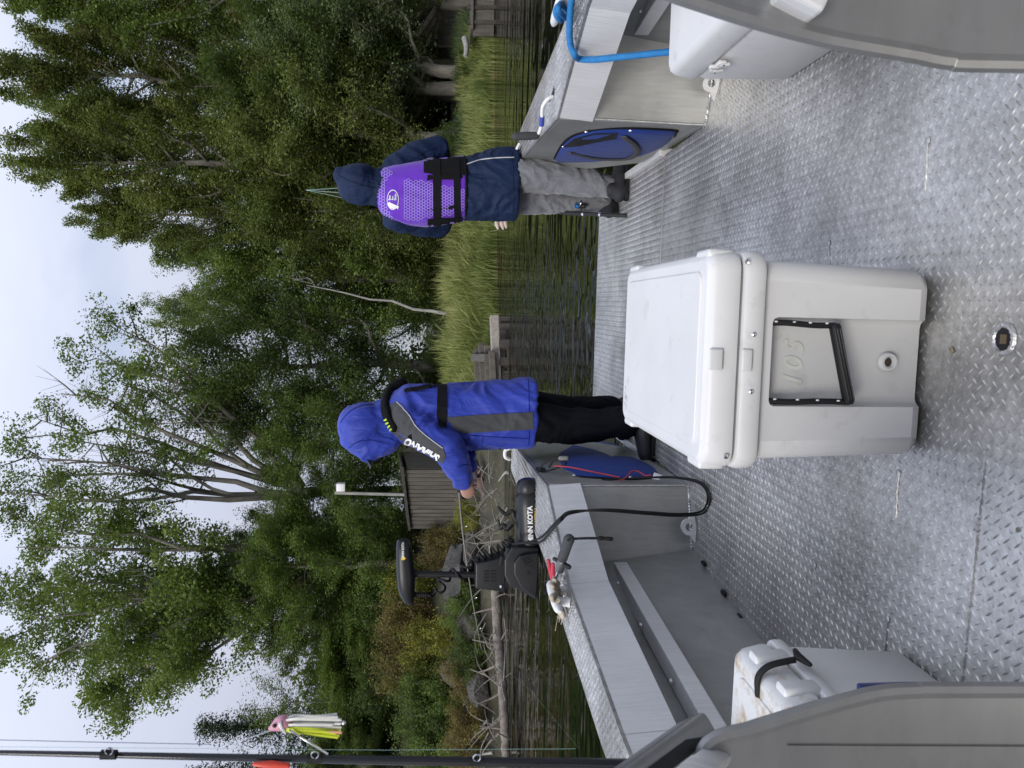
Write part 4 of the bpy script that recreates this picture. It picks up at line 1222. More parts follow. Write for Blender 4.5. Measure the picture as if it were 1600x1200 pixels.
p2 = thing('person', 'angler in bright blue hooded jacket and black trousers, fishing over the bow beside the motor', 'person', (J2['pelvis'].x, 4.05, 0))
HEAD2 = R(62)     # turned to port
fdir = Vector((-math.sin(HEAD2), math.cos(HEAD2), 0))
body(p2, J2, fdir - Z3 * 0.0)
m_blue = m_cloth('royal_blue_rain_jacket', (0.022, 0.045, 0.36), 0.55, 0.6, 9, 0.12, 0.1, spec=0.4)
m_grey = m_cloth('charcoal_jacket_panel', (0.050, 0.052, 0.056), 0.7, 0.3, 9, 0.08)
jk = MB()
rings = [(833, 556, .188, .21), (815, 555, .185, .21), (780, 553, .180, .205), (730, 550, .176, .20), (695, 549, .172, .195), (660, 551, .170, .195), (635, 553, .155, .185), (615, 552, .115, .14), (600, 549, .085, .09)]
jk.loft([oval(at_y(u, v, 4.05), a, b, YAW) for v, u, a, b in rings])
for k, off in (('l', -.02), ('r', .02)):
    jk.limb([J2[k + 'sh'] + Vector((.02, -off, -.005)), J2[k + 'sh'].lerp(J2[k + 'el'], .5) + Vector((-.004, 0, -.004)), J2[k + 'el'], J2[k + 'el'].lerp(J2[k + 'wr'], .5) + Vector((0, 0, -.004)), J2[k + 'wr']], [.098, .090, .082, .070, .056])
hr = Matrix.Rotation(R(62), 3, 'Z') @ Matrix.Rotation(R(-20), 3, 'X')
jk.ball(at_y(533, 569, 4.01), (.118, .135, .130), 18, 14, hr)
jk.limb([at_y(534, 566, 4.01), at_y(515, 566, 3.99), at_y(498, 576, 3.97)], [.118, .108, .066], 18)
jk.limb([at_y(505, 580, 3.97), at_y(512, 604, 3.98)], [.07, .07], 14)
jk.limb([at_y(541, 595, 4.02), at_y(550, 612, 4.04)], [.105, .105], 16)
jk.limb([at_y(515, 595, 3.98), at_y(527, 610, 4.0)], [.06, .07], 14)
jacket2 = garment('jacket', m_blue, p2, jk, 0.009, 9, 0.0095, 9.0, 4.0, (1, 1, 0.8))
t2 = bvh(jacket2)
# charcoal yoke running down the sleeve, and the side panel
slp = lay('sleeve_panel', m_grey, jacket2, [[(566, 606), (572, 620), (562, 630), (550, 640), (534, 650), (521, 664), (510, 678), (500, 692), (487, 697), (476, 692), (481, 680), (490, 662), (500, 645), (512, 627), (524, 612), (538, 603)]], t2, 0.004)
lay('side_panel', m_grey, jacket2, [[(548, 697), (551, 740), (554, 790), (556, 833), (529, 834), (527, 790), (524, 740), (523, 722), (530, 708)]], t2, 0.004)
MB().tube([cast(t2, p.x, p.y, 0.005) for p in curve3([(572, 620, 0), (562, 630, 0), (550, 640, 0), (534, 650, 0), (521, 664, 0), (510, 678, 0), (500, 692, 0)], 40)], 0.0025, 5).build('reflective_piping', m_sil, jacket2, smooth=60)
dirt = Vector((26, -47)); dirt.normalize()
sz = 16.5
t2b = bvh(jacket2, slp)
lay_geo('sleeve_lettering', M['print_white'], jacket2, text_geo('SHIMANO', 1.0, 0.05, 0.12), 497, 659, (dirt.x * sz * .80, dirt.y * sz * .80), (dirt.y * sz, -dirt.x * sz), t2b, 0.004)
lay('pocket_flap', m_blue, jacket2, [[(519, 735), (490, 735), (489, 738), (490, 752), (519, 754)]], t2, 0.006)
lay('pocket_tab', M['black_web'], jacket2, [[(499, 779), (493, 779), (493, 784), (499, 784)]], t2, 0.008)
m_seam2 = m_cloth('dark_blue_seam', (0.010, 0.022, 0.20), 0.6, 0.2, 20, 0.1, 0.0, spec=0.2)
for q in ([(540, 532, 0), (556, 545, 0), (566, 565, 0), (568, 585, 0)], [(505, 826, 0), (525, 827, 0), (555, 827, 0), (585, 826, 0), (609, 825, 0)], [(500, 545, 0), (510, 560, 0), (512, 580, 0), (507, 600, 0)],
          [(470, 716, 0), (474, 726, 0), (472, 740, 0)], [(520, 735, 0), (518, 760, 0), (516, 800, 0), (515, 826, 0)]):
    MB().tube([cast(t2, p.x, p.y, 0.0015) for p in curve3(q, 30)], 0.0024, 5).build('seam', m_seam2, jacket2, smooth=60)
# cap peak under the hood
pk = MB()
hc = at_y(492, 573, 3.95)
row = []
for k in range(9):
    t = R(-70 + 140 * k / 8)
    d = (fdir * math.cos(t) + fdir.cross(Z3) * math.sin(t) * 0.85)
    row.append((hc + d * 0.03 + Z3 * (0.012 - .01 * math.sin(t) ** 2), hc + d * 0.085 - Z3 * (0.012 + .015 * math.sin(t) ** 2)))
pk.loft([[a, b, b - Z3 * .004, a - Z3 * .004] for a, b in row])
pk.build('cap_peak', m_cloth('dark_cap_peak', (0.012, 0.013, 0.03), 0.8, 0.2, 12), p2, smooth=50)
# inflatable vest collar and belt
col = MB()
cp = [at_y(528, 618, 3.86), at_y(548, 606, 3.90), at_y(570, 603, 3.98), at_y(588, 612, 4.08), at_y(596, 630, 4.14), at_y(580, 618, 4.22), at_y(545, 612, 4.24), at_y(515, 640, 4.2)]
col.tube(curve3(cp, 60), [0.030 + 0.016 * math.sin(math.pi * min(1, i / 56)) for i in range(len(curve3(cp, 60)))], 10, flat=((0, 0, 1), 0.62))
vc = garment('inflatable_collar', M['black_web'], p2, col, 0.008, 3, 0.003, 9, 3)
MB().tube(curve3([at_y(520, 640, 3.80), at_y(505, 660, 3.82), at_y(492, 690, 3.86)], 16), 0.016, 8, flat=((0, 1, 0), .4)).build('collar_front', M['black_web'], vc, smooth=60)
m_lime = dull('lime_stripe', (0.42, 0.62, 0.05), 0.6)
tc_ = bvh(vc)
for k in range(4):
    lay('lime_stripe', m_lime, vc, [[(546 - 5 * k, 604 + 2.6 * k), (543.4 - 5 * k, 605 + 2.6 * k), (541 - 5 * k, 600.5 + 2.6 * k), (543.6 - 5 * k, 599.5 + 2.6 * k)]], bvh(vc, jacket2), 0.006, 2)
lay('belt', M['black_web'], vc, [[(602, 684), (552, 682), (531, 686), (531, 697), (552, 698), (602, 698)]], t2, 0.008)
lay('back_strap', M['black_web'], vc, [[(592, 632), (586, 632), (590, 660), (597, 685), (603, 685), (597, 660)]], t2, 0.008)
# trousers and boots
m_black = m_cloth('black_trousers', (0.0035, 0.0038, 0.006), 0.85, 0.4, 9, 0.15, 0.0, spec=0.12)
tp = MB()
for k in ('l', 'r'):
    tp.limb([J2['pelvis'], J2[k + 'hip'], J2[k + 'hip'].lerp(J2[k + 'kn'], .5), J2[k + 'kn'], J2[k + 'kn'].lerp(J2[k + 'an'], .6), J2[k + 'an'] + Z3 * .045], [.115, .105, .102, .092, .082, .072])
garment('trousers', m_black, p2, tp, 0.010, 5, 0.011, 9.0, 6.0, (1, 1, 0.7))
m_boot = dull('black_boot', (0.007, 0.007, 0.008), 0.5, 0.25, 14, 0.3, 120)
la, ra = J2['lan'], J2['ran']
shoe(p2, (la.x + .06, la.y + .02, 0), (la.x - .21, la.y - .03, 0), m_boot, 0.115, 0.060, 'boot', 0.01)
shoe(p2, (ra.x + .06, ra.y + .0, 0), (ra.x - .19, ra.y + .1, 0), m_boot, 0.11, 0.056, 'boot', 0.01)
# ------------------------------------------------------------------ bow-mounted electric motor
YM = 3.56
def Q(u, v, y=YM):
    return at_y(u, v, y)
mot = thing('electric_trolling_motor', 'black electric trolling motor stowed on the port bow with coiled cable', 'motor', (Q(380, 850).x, YM, GUN_Z))
MK, MPl = M['motor_black'], M['black_plastic']
rail = MB().bar(Q(466, 848), Q(318, 851), 0.11, 0.030, (0, 0, 1)).build('mount_rail', MPl, mot, bevel=0.003)
for v in (844, 848, 852):
    MB().bar(Q(466, v, YM - 0.058), Q(318, v + 3, YM - 0.058), 0.006, 0.004, (0, 0, 1)).build('rail_rib', MPl, rail)
MB().bar(Q(468, 843), Q(449, 843), 0.075, 0.030, (0, 0, 1)).build('rail_end_block', MPl, mot, bevel=0.004)
# stowed motor pod
ax0, ax1 = Q(452, 824), Q(342, 828)
L = (ax1 - ax0).length
prof = [(0.028, 0), (0.044, 0.008), (0.052, 0.022), (0.054, 0.06), (0.050, 0.066), (0.053, 0.072), (0.060, 0.085), (0.062, 0.13), (0.060, 0.24), (0.056, 0.30), (0.050, L)]
pod = MB().lathe(prof, ax0, ax1 - ax0, 28).build('motor_pod', MK, mot, smooth=38)
for t in (0.064, 0.086):
    d = (ax1 - ax0).normalized(); x, y = orth(d)
    MB().tube([ax0 + d * t + (x * math.cos(a) + y * math.sin(a)) * 0.0545 for a in np.linspace(0, 2 * math.pi, 33)], 0.0022, 6).build('pod_seam', MPl, pod, smooth=60)
MB().bar(Q(448, 842, YM), Q(330, 845, YM), 0.09, 0.018, (0, 0, 1)).build('pod_cradle', MPl, mot, bevel=0.004)
# mounting body, wedge shaped
wed = [(345, 800), (343, 842), (262, 842), (266, 832), (278, 812), (284, 796), (300, 788), (325, 788)]
MB().prism([Q(u, v, YM - .07) for u, v in wed], (0, 0.14, 0)).build('mount_body', MK, mot, bevel=0.008, seg=3, smooth=40)
chk = [(331, 812), (336, 842), (300, 841), (264, 838), (280, 815), (302, 803), (320, 803)]
ck_ = MB().prism([Q(u, v, YM - .095) for u, v in chk], (0, 0.19, 0)).build('side_cheek', MK, mot, bevel=0.007, seg=3, smooth=40)
for u, v in ((304, 826), (410, 836)):
    MB().lathe([(0.0075, 0), (0.0075, 0.003), (0.0, 0.003)], Q(u, v, YM - (.0965 if u < 350 else .056)), (0, -1, 0), 14).build('bolt_hole', M['rubber'], ck_, smooth=40)
for k in range(4):
    MB().bar(Q(328 - 3.5 * k, 814 + 2 * k, YM - .097), Q(333 - 3.5 * k, 824 + 2 * k, YM - .097), 0.006, 0.008, (0, 1, 0)).build('cheek_slot', M['rubber'], ck_)
fin = [(262, 846), (266, 812), (286, 806), (288, 846)]
# steering housing
hs = [(319, 743), (280, 743), (277, 768), (274, 790), (330, 790), (324, 768)]
hous = MB().prism([Q(u, v, YM - .055) for u, v in hs], (0, 0.11, 0)).build('steering_housing', MK, mot, bevel=0.008, seg=3, smooth=40)
for r_ in range(2):
    for k in range(4):
        MB().bar(Q(307 - 5 * k, 756 + 11 * r_, YM - .0555), Q(307 - 5 * k, 764 + 11 * r_, YM - .0555), 0.009, 0.005, (0, 1, 0)).build('vent_slot', M['rubber'], hous)
MB().lathe([(0.008, 0), (0.008, 0.006), (0.003, 0.01)], Q(284, 783, YM - .056), (0, -1, 0), 12).build('latch_pin', M['steel'], hous, smooth=50)
MB().bar(Q(331, 784, YM - .056), Q(316, 782, YM - .056), 0.014, 0.01, (0, 1, 0)).build('release_lever', MPl, hous, bevel=0.002)
MB().tube([Q(302, 745), Q(303, 642)], 0.0145, 16).build('shaft', M['black_plastic'], mot, smooth=60)
# control head, a long low pod
st = [(357, 629.5, 7, .022), (354.5, 630, 10, .036), (345, 631, 12, .046), (325, 632.5, 13.5, .052), (303, 634, 14.5, .055), (283, 635, 13.5, .052), (270, 637, 11, .044), (261, 639, 8, .034), (257, 641, 4.5, .018)]
rings = []
for u, v, hh, dd in st:
    c = Q(u, v); q = []
    for k in range(20):
        t = 2 * math.pi * k / 20
        zz = math.copysign(abs(math.sin(t)) ** 0.7, math.sin(t)) * hh / 333.0; yy = math.copysign(abs(math.cos(t)) ** 0.7, math.cos(t)) * dd
        q.append(c + Vector((0, yy, zz)))
    rings.append(q)
head = MB().loft(rings).build('control_head', MK, mot, smooth=50)
th = bvh(head)
lay_geo('head_lettering', M['print_white'], head, text_geo('MINN KOTA', 1.0, 0.03), 340, 629.5, (4.6, 0), (0, -5.2), th, 0.002)
lay('head_badge', M['print_yellow'], head, [[(325, 627), (330, 627), (330, 632), (327.5, 634), (325, 632)]], th, 0.002, 2)
MB().tube([Q(304, 642), Q(304, 652)], [0.03, 0.018], 16).build('head_collar', MPl, head, smooth=50)
# coiled cable
bt = MB()
c0, c1 = Q(271, 646), Q(271, 667)
bt.tube([c0.lerp(c1, i / 14) for i in range(15)], [0.0135 if i % 2 else 0.011 for i in range(15)], 12).build('cable_boot', M['rubber'], mot, smooth=30)
def coil(path, turns, rad, r, y):
    P = curve3([Q(u, v, y) for u, v in path], 260)
    out = []
    for i, p in enumerate(P):
        t = i / (len(P) - 1)
        d = (P[min(i + 1, len(P) - 1)] - P[max(0, i - 1)]).normalized(); x, yv = orth(d)
        a = 2 * math.pi * turns * t; rr = rad * min(1, t * 10, (1 - t) * 10)
        out.append(p + (x * math.cos(a) + yv * math.sin(a)) * rr)
    return out
MB().tube(coil([(271, 667), (274, 686), (290, 690), (302, 703), (306, 722), (318, 732), (326, 744)], 5, 0.022, 0.007, YM), 0.0065, 7).build('coiled_cable', M['rubber'], mot, smooth=60)
MB().tube(coil([(326, 744), (334, 760), (342, 778), (350, 792), (362, 798)], 7, 0.019, 0.007, YM - .03), 0.0062, 7).build('coiled_cable', M['rubber'], mot, smooth=60)
# propeller blades standing behind the pod
for pth in ([(380, 812), (392, 804), (401, 800), (397, 790), (405, 780), (409, 778)], [(383, 800), (374, 792), (380, 786), (374, 782), (388, 778)]):
    P = curve3([Q(u, v, YM + .02) for u, v in pth], 30)
    MB().tube(P, [0.016 - 0.010 * i / (len(P) - 1) for i in range(len(P))], 8, flat=((0, 1, 0), 0.5)).build('propeller_blade', M['black_plastic'], mot, smooth=60)
tp_ = bvh(pod)
lay_geo('pod_lettering', M['print_white'], pod, text_geo('MINN KOTA', 1.0, 0.045), 381, 828.5, (10.2, -.25), (0, -10.5), tp_, 0.002)
lay_geo('pod_lettering', M['print_yellow'], pod, text_geo('ULTERRA', 1.0, 0.03), 394, 837.2, (6.4, -.1), (0, -6.4), tp_, 0.002)

# power cables of the motor, over the lip and down to the deck
def cable(name, label, pts, r, mat, cat='cable', group=None, parent=None, n=90):
    o = MB().tube(curve3(pts, n), r, 8).build(name, mat, parent, smooth=60)
    return tag(o, label, cat, group) if parent is None else o
for k in range(2):
    d = 0.014 * k
    cable('power_cable', None, [Q(350, 800, YM - .09), Q(352 + 2 * k, 828, 3.40), at_z(354 + 7 * k, 846, GUN_Z + .012), at_z(370 + 6 * k, 861, GUN_Z + .012), at_z(386 + 5 * k, 876, GUN_Z + .014), at_y(398 + 3 * k, 893, 2.90), at_y(404 - 2 * k, 945, 2.90), at_y(400 - 3 * k, 1010, 2.90), at_y(397 - 3 * k, 1062, 2.94),
           at_z(402 - 3 * k, 1097 + 3 * k, 0.008), at_z(424, 1106 + 4 * k, 0.008), at_z(444 + 2 * k, 1094 + 2 * k, 0.02), at_y(453 + k, 1060, 3.16), at_y(454, 1015, 3.2), at_y(452, 975, 3.25), at_y(450, 940, 3.28)], 0.0046, M['rubber'], parent=mot, n=120)
cable('plug_lead', None, [Q(462, 846, YM - .05), at_y(468, 868, 3.46), at_y(476, 885, 3.42), at_y(482, 868, 3.44), at_y(476, 850, 3.5), at_y(466, 842, 3.52)], 0.004, M['rubber'], parent=mot, n=50)
cable('plug_lead', None, [at_y(470, 858, 3.44), at_y(482, 866, 3.4), at_y(484, 880, 3.36), at_y(484, 890, 3.34)], 0.005, M['rubber'], parent=mot, n=30)
MB().limb([at_y(484, 876, 3.36), at_y(484, 886, 3.35)], [0.011, 0.010], 10).build('plug', dull('grey_plug', (0.16, 0.16, 0.15), 0.6), mot, smooth=60)
m_red = dull('red_wire', (0.55, 0.05, 0.06), 0.45, 0.1, 20, 0.0)
cable('red_wire', None, [at_y(472, 866, 3.42), at_y(470, 890, 3.34), at_y(465, 915, 3.3), at_y(459, 945, 3.27), at_y(454, 968, 3.24)], 0.0032, m_red, parent=mot, n=40)
cable('red_wire', None, [at_y(449, 968, 3.2), at_y(454, 978, 3.24), at_y(464, 988, 3.3), at_y(463, 998, 3.3), at_y(457, 1008, 3.26), at_y(458, 1018, 3.24)], 0.003, m_red, parent=mot, n=40)
tg = [at_y(462, 1022, 3.24), at_y(458, 1034, 3.22), at_y(450, 1030, 3.2), at_y(452, 1019, 3.22)]
MB().prism(tg, (0, -.002, 0)).build('cable_tag', M['white_paint'], mot)

# ------------------------------------------------------------------ things lying on the port gunwale
def G(u, v, z=0.024):
    return at_z(u, v, GUN_Z + z)
gp = thing('fish_gripper', 'fish gripper with charcoal foam handle and lanyard on the port gunwale', 'fish gripper', G(330, 880, 0))
MB().limb([G(357, 889), G(342, 884), G(328, 879)], [0.019, 0.0175, 0.018], 14).build('foam_handle', M['foam_grip'], gp, smooth=60)
MB().tube([G(328, 879), G(321, 877.5)], 0.0115, 12).build('collar', M['white_paint'], gp, smooth=50)
MB().limb([G(321, 877.5), G(311, 875)], [0.0165, 0.0165], 12).build('joint', dull('grey_joint', (0.12, 0.12, 0.125), 0.5), gp, smooth=60)
MB().limb([G(327, 866, .04), G(321, 877), G(314, 889, .005)], [0.007, 0.008, 0.009], 10).build('trigger_bar', M['black_plastic'], gp, smooth=60)
MB().tube([G(311, 875), G(296, 871)], [0.013, 0.012], 12).build('barrel', M['steel'], gp, smooth=60)
MB().tube(curve3([G(296, 871), G(291, 872), G(286, 869), G(290, 866)], 20), [0.006] * 22, 8).build('jaw', M['steel'], gp, smooth=60) if False else MB().limb([G(297, 871), G(291, 870), G(286, 868)], [0.009, 0.007, 0.004], 8).build('jaw', M['steel'], gp, smooth=60)
lip = at_y(358, 890, 3.02)
MB().tube(curve3([G(356, 888, .03), at_y(358, 896, 2.74), at_y(359, 915, 2.68), at_y(359, 936, 2.67)], 24), 0.0048, 8).build('lanyard', M['rubber'], gp, smooth=60)
MB().limb([at_y(359, 937, 2.67), at_y(359, 943, 2.67)], [0.009, 0.007], 10).build('lanyard_toggle', M['rubber'], gp, smooth=60)
MB().limb([at_y(358.5, 947, 2.67), at_y(358, 955, 2.67)], [0.007, 0.008], 10).build('lanyard_loop', M['rubber'], gp, smooth=60)
pz = thing('pliers', 'red-handled pliers beside the port mooring cleat', 'pliers', G(305, 862, 0))
for (a_, b_, c_) in (((324, 857), (312, 859), (293, 863)), ((318, 864), (308, 864), (292, 866))):
    MB().limb([G(*a_, .035), G(*b_, .03), G(*c_, .022)], [0.0075, 0.0085, 0.006], 10).build('handle', M['red_grip'], pz, smooth=60)
MB().limb([G(293, 865, .022), G(282, 868, .02)], [0.008, 0.004], 8).build('jaw', M['steel'], pz, smooth=60)
rp = thing('dock_line', 'frayed cream rope wound round the port mooring cleat', 'rope', G(265, 870, 0))
MB().tube(curve3([G(296, 866, .03), G(286, 862, .07), G(280, 868, .05), G(288, 872, .04), G(292, 866, .06), G(276, 873, .03), G(268, 862, .075), G(262, 866, .06), G(268, 876, .02), G(255, 876, .02), G(244, 879, .02), G(236, 880, .018), G(246, 874, .03), G(262, 872, .05)], 120), 0.0085, 8).build('rope_coil', M['rope'], rp, smooth=60)
rr = random.Random(8)
fr = MB()
for k in range(16):
    a_ = G(240 + rr.uniform(-6, 10), 877 + rr.uniform(-5, 4), .015)
    fr.tube(curve3([a_, a_ + Vector((rr.uniform(-.02, .02), rr.uniform(-.03, .01), rr.uniform(0, .015))), a_ + Vector((rr.uniform(-.04, .03), rr.uniform(-.05, .01), rr.uniform(-.01, .02)))], 8), 0.0014, 4)
fr.build('frayed_end', M['rope'], rp)
tag(cable('mooring_rope', 'thick blue rope led from the starboard cleat over the lip', [G(1260, 905, .03), G(1200, 893, .035), G(1160, 890, .03), G(1132, 891, .02), G(1116, 897, .014), at_y(1108, 905, 2.78), at_y(1107, 930, 2.70), at_y(1110, 960, 2.66), at_y(1114, 1000, 2.62), at_y(1119, 1045, 2.58), at_y(1122, 1080, 2.54)], 0.0115, M['blue_rope'], 'rope'))
tag(cable('blue_line', 'short blue line wrapped on the starboard cleat', [G(1176, 880, .02), G(1168, 876, .05), G(1180, 868, .075), G(1192, 874, .06), G(1184, 886, .02), G(1172, 884, .03), G(1186, 872, .078), G(1200, 880, .03)], 0.010, M['blue_rope'], 'rope'))
# wood chips and grit on the deck
for (u, v, s_) in ((652, 1487, .011), (372, 1590, .006)):
    p = at_z(u, v, 0.002)
    MB().add([p + Vector((-s_, 0, 0)), p + Vector((0, -s_ * .8, 0.001)), p + Vector((s_, s_ * .2, 0)), p + Vector((s_ * .2, s_ * .9, 0)), p + Vector((0, 0, .004))], [(0, 1, 4), (1, 2, 4), (2, 3, 4), (3, 0, 4)]).build('leaf_fragment', dull('dry_leaf', (0.22, 0.19, 0.12), 0.9, 0.2, 90), None)
    o = bpy.context.scene.collection.objects[-1]
    tag(o, 'dry pale leaf fragment on the deck near the big cooler' if u > 600 else 'tiny dry leaf fragment low on the deck', 'leaf')

# ------------------------------------------------------------------ rods
m_blank = dull('glossy_black_rod', (0.014, 0.015, 0.02), 0.18, 0.2, 12, 0.0)
m_cork = dull('black_rod_grip', (0.02, 0.02, 0.022), 0.75, 0.2, 60, 0.3, 300)
def spinning_reel(parent, c, d, out, s, mats):
    """c on the rod, d along the rod, out away from it"""
    d, out = Vector(d).normalized(), Vector(out).normalized(); c = Vector(c); sd = d.cross(out)
    ft = MB().limb([c + out * .005, c + out * .03 * s, c + out * .052 * s - d * .004], [.006 * s, .007 * s, .012 * s], 8).build('reel', mats[0], parent, smooth=60)
    MB().limb([c + out * .055 * s - d * .022 * s, c + out * .055 * s + d * .012 * s], [.017 * s, .019 * s], 14).build('reel_body', mats[0], ft, smooth=60)
    MB().lathe([(.012 * s, 0), (.021 * s, .002), (.021 * s, .007 * s), (.014 * s, .010 * s), (.014 * s, .024 * s), (.020 * s, .027 * s), (.018 * s, .032 * s), (.004, .036 * s)], c + out * .055 * s + d * .012 * s, d, 18).build('spool', mats[1], ft, smooth=40)
    MB().tube(curve3([c + out * .055 * s + d * .02 * s + sd * .024 * s, c + out * .08 * s + d * .038 * s + sd * .012 * s, c + out * .082 * s + d * .038 * s - sd * .012 * s, c + out * .055 * s + d * .02 * s - sd * .024 * s], 14), .0022 * s, 6).build('bail', M['steel'], ft, smooth=60)
    MB().tube(curve3([c + out * .055 * s - d * .01 * s, c + out * .055 * s - d * .01 * s - sd * .04 * s, c + out * .08 * s - d * .02 * s - sd * .045 * s], 12), .0035 * s, 6).build('crank', M['steel'], ft, smooth=60)
    MB().ball(c + out * .085 * s - d * .022 * s - sd * .046 * s, .009 * s, 10, 8).build('crank_knob', M['black_plastic'], ft, smooth=60)
# rod of the purple-vest angler: butt near the deck, rod up in front of the body
r1 = thing('fishing_rod', 'fishing rod with blue reel held upright by the purple-vest angler', 'fishing rod', at_z(863, 984, 0.0), 'fishing rods')
a0, a1, tip = at_y(863, 982, 4.52), at_y(868, 870, 4.80), at_y(903, 478, 5.45)
hb = at_y(866, 905, 4.71)
MB().tube([a0, a0.lerp(hb, .35), hb, a1], [.013, .0115, .0125, .010], 12).build('grip', m_cork, r1, smooth=50)
mid = at_y(874, 790, 5.0)
MB().tube([a1, mid, tip], [.0055, .0042, .0012], 8).build('blank', dull('olive_brown_rod', (0.10, 0.085, 0.05), 0.3, 0.2, 20, 0.0), r1, smooth=60)
for t in (.35, .7):
    p = a0.lerp(hb, t + .2)
    MB().tube([p, p + (a1 - a0).normalized() * .012], .014, 12).build('grip_ring', M['steel'], r1, smooth=40)
m_bl = dull('blue_anodised', (0.02, 0.20, 0.50), 0.3, 0.1, 20, 0.0, metal=0.6)
spinning_reel(r1, at_y(866, 908, 4.70), a1 - a0, _r * 1.0 - _f * .2, 0.85, (M['black_plastic'], m_bl))
MB().tube([at_y(886, 790, 4.95), at_y(890, 540, 5.3), tip], .0009, 5).build('line', M['line'], r1)
MB().tube([at_y(897, 560, 5.2), tip], .0009, 5).build('line', M['line'], r1)
MB().tube([at_y(908, 560, 5.2), tip], .0011, 5).build('line', M['line'], r1)
# pale glove-like bait hanging below the jacket hem
bt = thing('soft_bait', 'pale soft bait dangling beside the navy jacket hem', 'bait', at_y(849, 786, 5.0))
for u0, v0, u1, v1 in ((856, 776, 843, 778), (857, 783, 843, 786), (857, 789, 845, 791)):
    MB().limb([at_y(u0, v0, 5.0), at_y((u0 + u1) / 2, (v0 + v1) / 2 - .6, 5.0), at_y(u1, v1, 5.0)], [.012, .016, .008], 10).build('bait_lobe', dull('cream_bait', (0.62, 0.52, 0.46), 0.5, 0.12, 60), bt, smooth=60)
# rod of the blue-jacket angler, pointing out over the port bow
r2 = thing('fishing_rod', 'thin fishing rod with red and white reel held out by the blue-jacket angler', 'fishing rod', at_y(440, 722, 3.9), 'fishing rods')
g0, g1, t2_ = at_y(476, 716, 3.96), at_y(431, 717.5, 3.93), at_y(186, 752, 4.9)
MB().tube([g0, g1], [.011, .0115], 10).build('grip', m_cork, r2, smooth=50)
MB().tube(curve3([g1, at_y(360, 724, 4.2), at_y(270, 737, 4.55), t2_], 40), [.0062 - .0045 * i / 40 for i in range(len(curve3([g1, at_y(360, 724, 4.2), at_y(270, 737, 4.55), t2_], 40)))], 8).build('blank', dull('grey_rod', (0.22, 0.20, 0.18), 0.35, 0.15, 20, 0.0), r2, smooth=60)
for t in (.18, .4, .62, .84):
    p = g1.lerp(t2_, t) + Vector((0, 0, -.012))
    MB().tube([p + Vector((0, .008 * math.cos(a), .008 * math.sin(a))) for a in np.linspace(0, 2 * math.pi, 13)], .0013, 5).build('line_guide', M['steel'], r2)
spinning_reel(r2, at_y(447, 719, 3.93), g1 - g0, (0.05, 0, -1), 1.15, (M['white_paint'], dull('red_anodised', (0.45, 0.03, 0.06), 0.3, 0.1, 20, 0, metal=.5)))
MB().tube([t2_, at_y(120, 830, 5.6), at_y(30, 905, 6.2)], .0006, 4).build('line', M['line'], r2)
# rod standing close to the camera with its jig
YR = 0.92
r3 = thing('fishing_rod', 'black fishing rod close to the camera, cut by the picture edge', 'fishing rod', at_y(6, 1000, YR), 'fishing rods')
MB().tube([at_y(30, -420, YR + .1), at_y(24, 0, YR + .02), at_y(17, 330, YR), at_y(12, 600, YR), at_y(8, 900, YR), at_y(5, 1060, YR)], [.0022, .0030, .0042, .0052, .0060, .0066], 12).build('blank', m_blank, r3, smooth=60)
for v in (170, 492, 745):
    u = 24 - v * .018
    p = at_y(u + 5, v, YR - .004)
    gd = MB().tube([p + Vector((.0045 * math.cos(a), 0, .0045 * math.sin(a))) for a in np.linspace(0, 2 * math.pi, 15)], .0011, 6).build('line_guide', M['steel'], r3, smooth=60)
    MB().tube([at_y(u, v - 12, YR), at_y(u, v + 12, YR)], .0058, 10).build('guide_wrap', M['rubber'], gd, smooth=60)
MB().limb([at_y(6, 398, YR - .012), at_y(5, 424, YR - .012), at_y(4, 450, YR - .012)], [.0028, .0052, .0030], 10).build('orange_float', dull('orange_red_float', (0.70, 0.07, 0.04), 0.35, 0.05, 20, 0.0), r3, smooth=60)
MB().tube([at_y(46, -100, YR), at_y(40, 170, YR), at_y(37, 330, YR)], .0005, 4).build('line', dull('violet_line', (0.16, 0.15, 0.32), 0.4), r3)
MB().tube([at_y(34, -100, YR), at_y(28, 600, YR), at_y(30, 900, YR)], .00025, 4).build('line', M['line'], r3)
MB().tube([at_y(22, 384, YR), at_y(40, 370, YR), at_y(58, 352 + 70, YR)], .0005, 4).build('leader', M['steel'], r3)
jig = thing('skirted_jig', 'white and chartreuse skirted jig with pink head hanging by the near rod', 'fishing lure', at_y(72, 480, YR))
MB().limb([at_y(62, 424, YR), at_y(68, 434, YR), at_y(71, 443, YR)], [.0035, .0085, .0095], 14).build('head', dull('pink_white_head', (0.62, 0.30, 0.38), 0.35, 0.3, 160, 0.0), jig, smooth=60)
MB().ball(at_y(66, 429, YR - .0085), (.0028, .0015, .0028), 10, 8).build('eye', M['rubber'], jig, smooth=60)
MB().tube(curve3([at_y(71, 437, YR - .0092), at_y(63, 440, YR - .009), at_y(56, 446, YR - .004)], 12), .0022, 6).build('collar', M['white_paint'], jig, smooth=60)
rr = random.Random(3)
mw, my = dull('white_silicone', (0.72, 0.72, 0.68), 0.4, 0.05, 40, 0.0), dull('chartreuse_silicone', (0.58, 0.68, 0.03), 0.4, 0.05, 40, 0.0)
mo = dull('coral_silicone', (0.75, 0.36, 0.24), 0.4, 0.05, 40, 0.0)
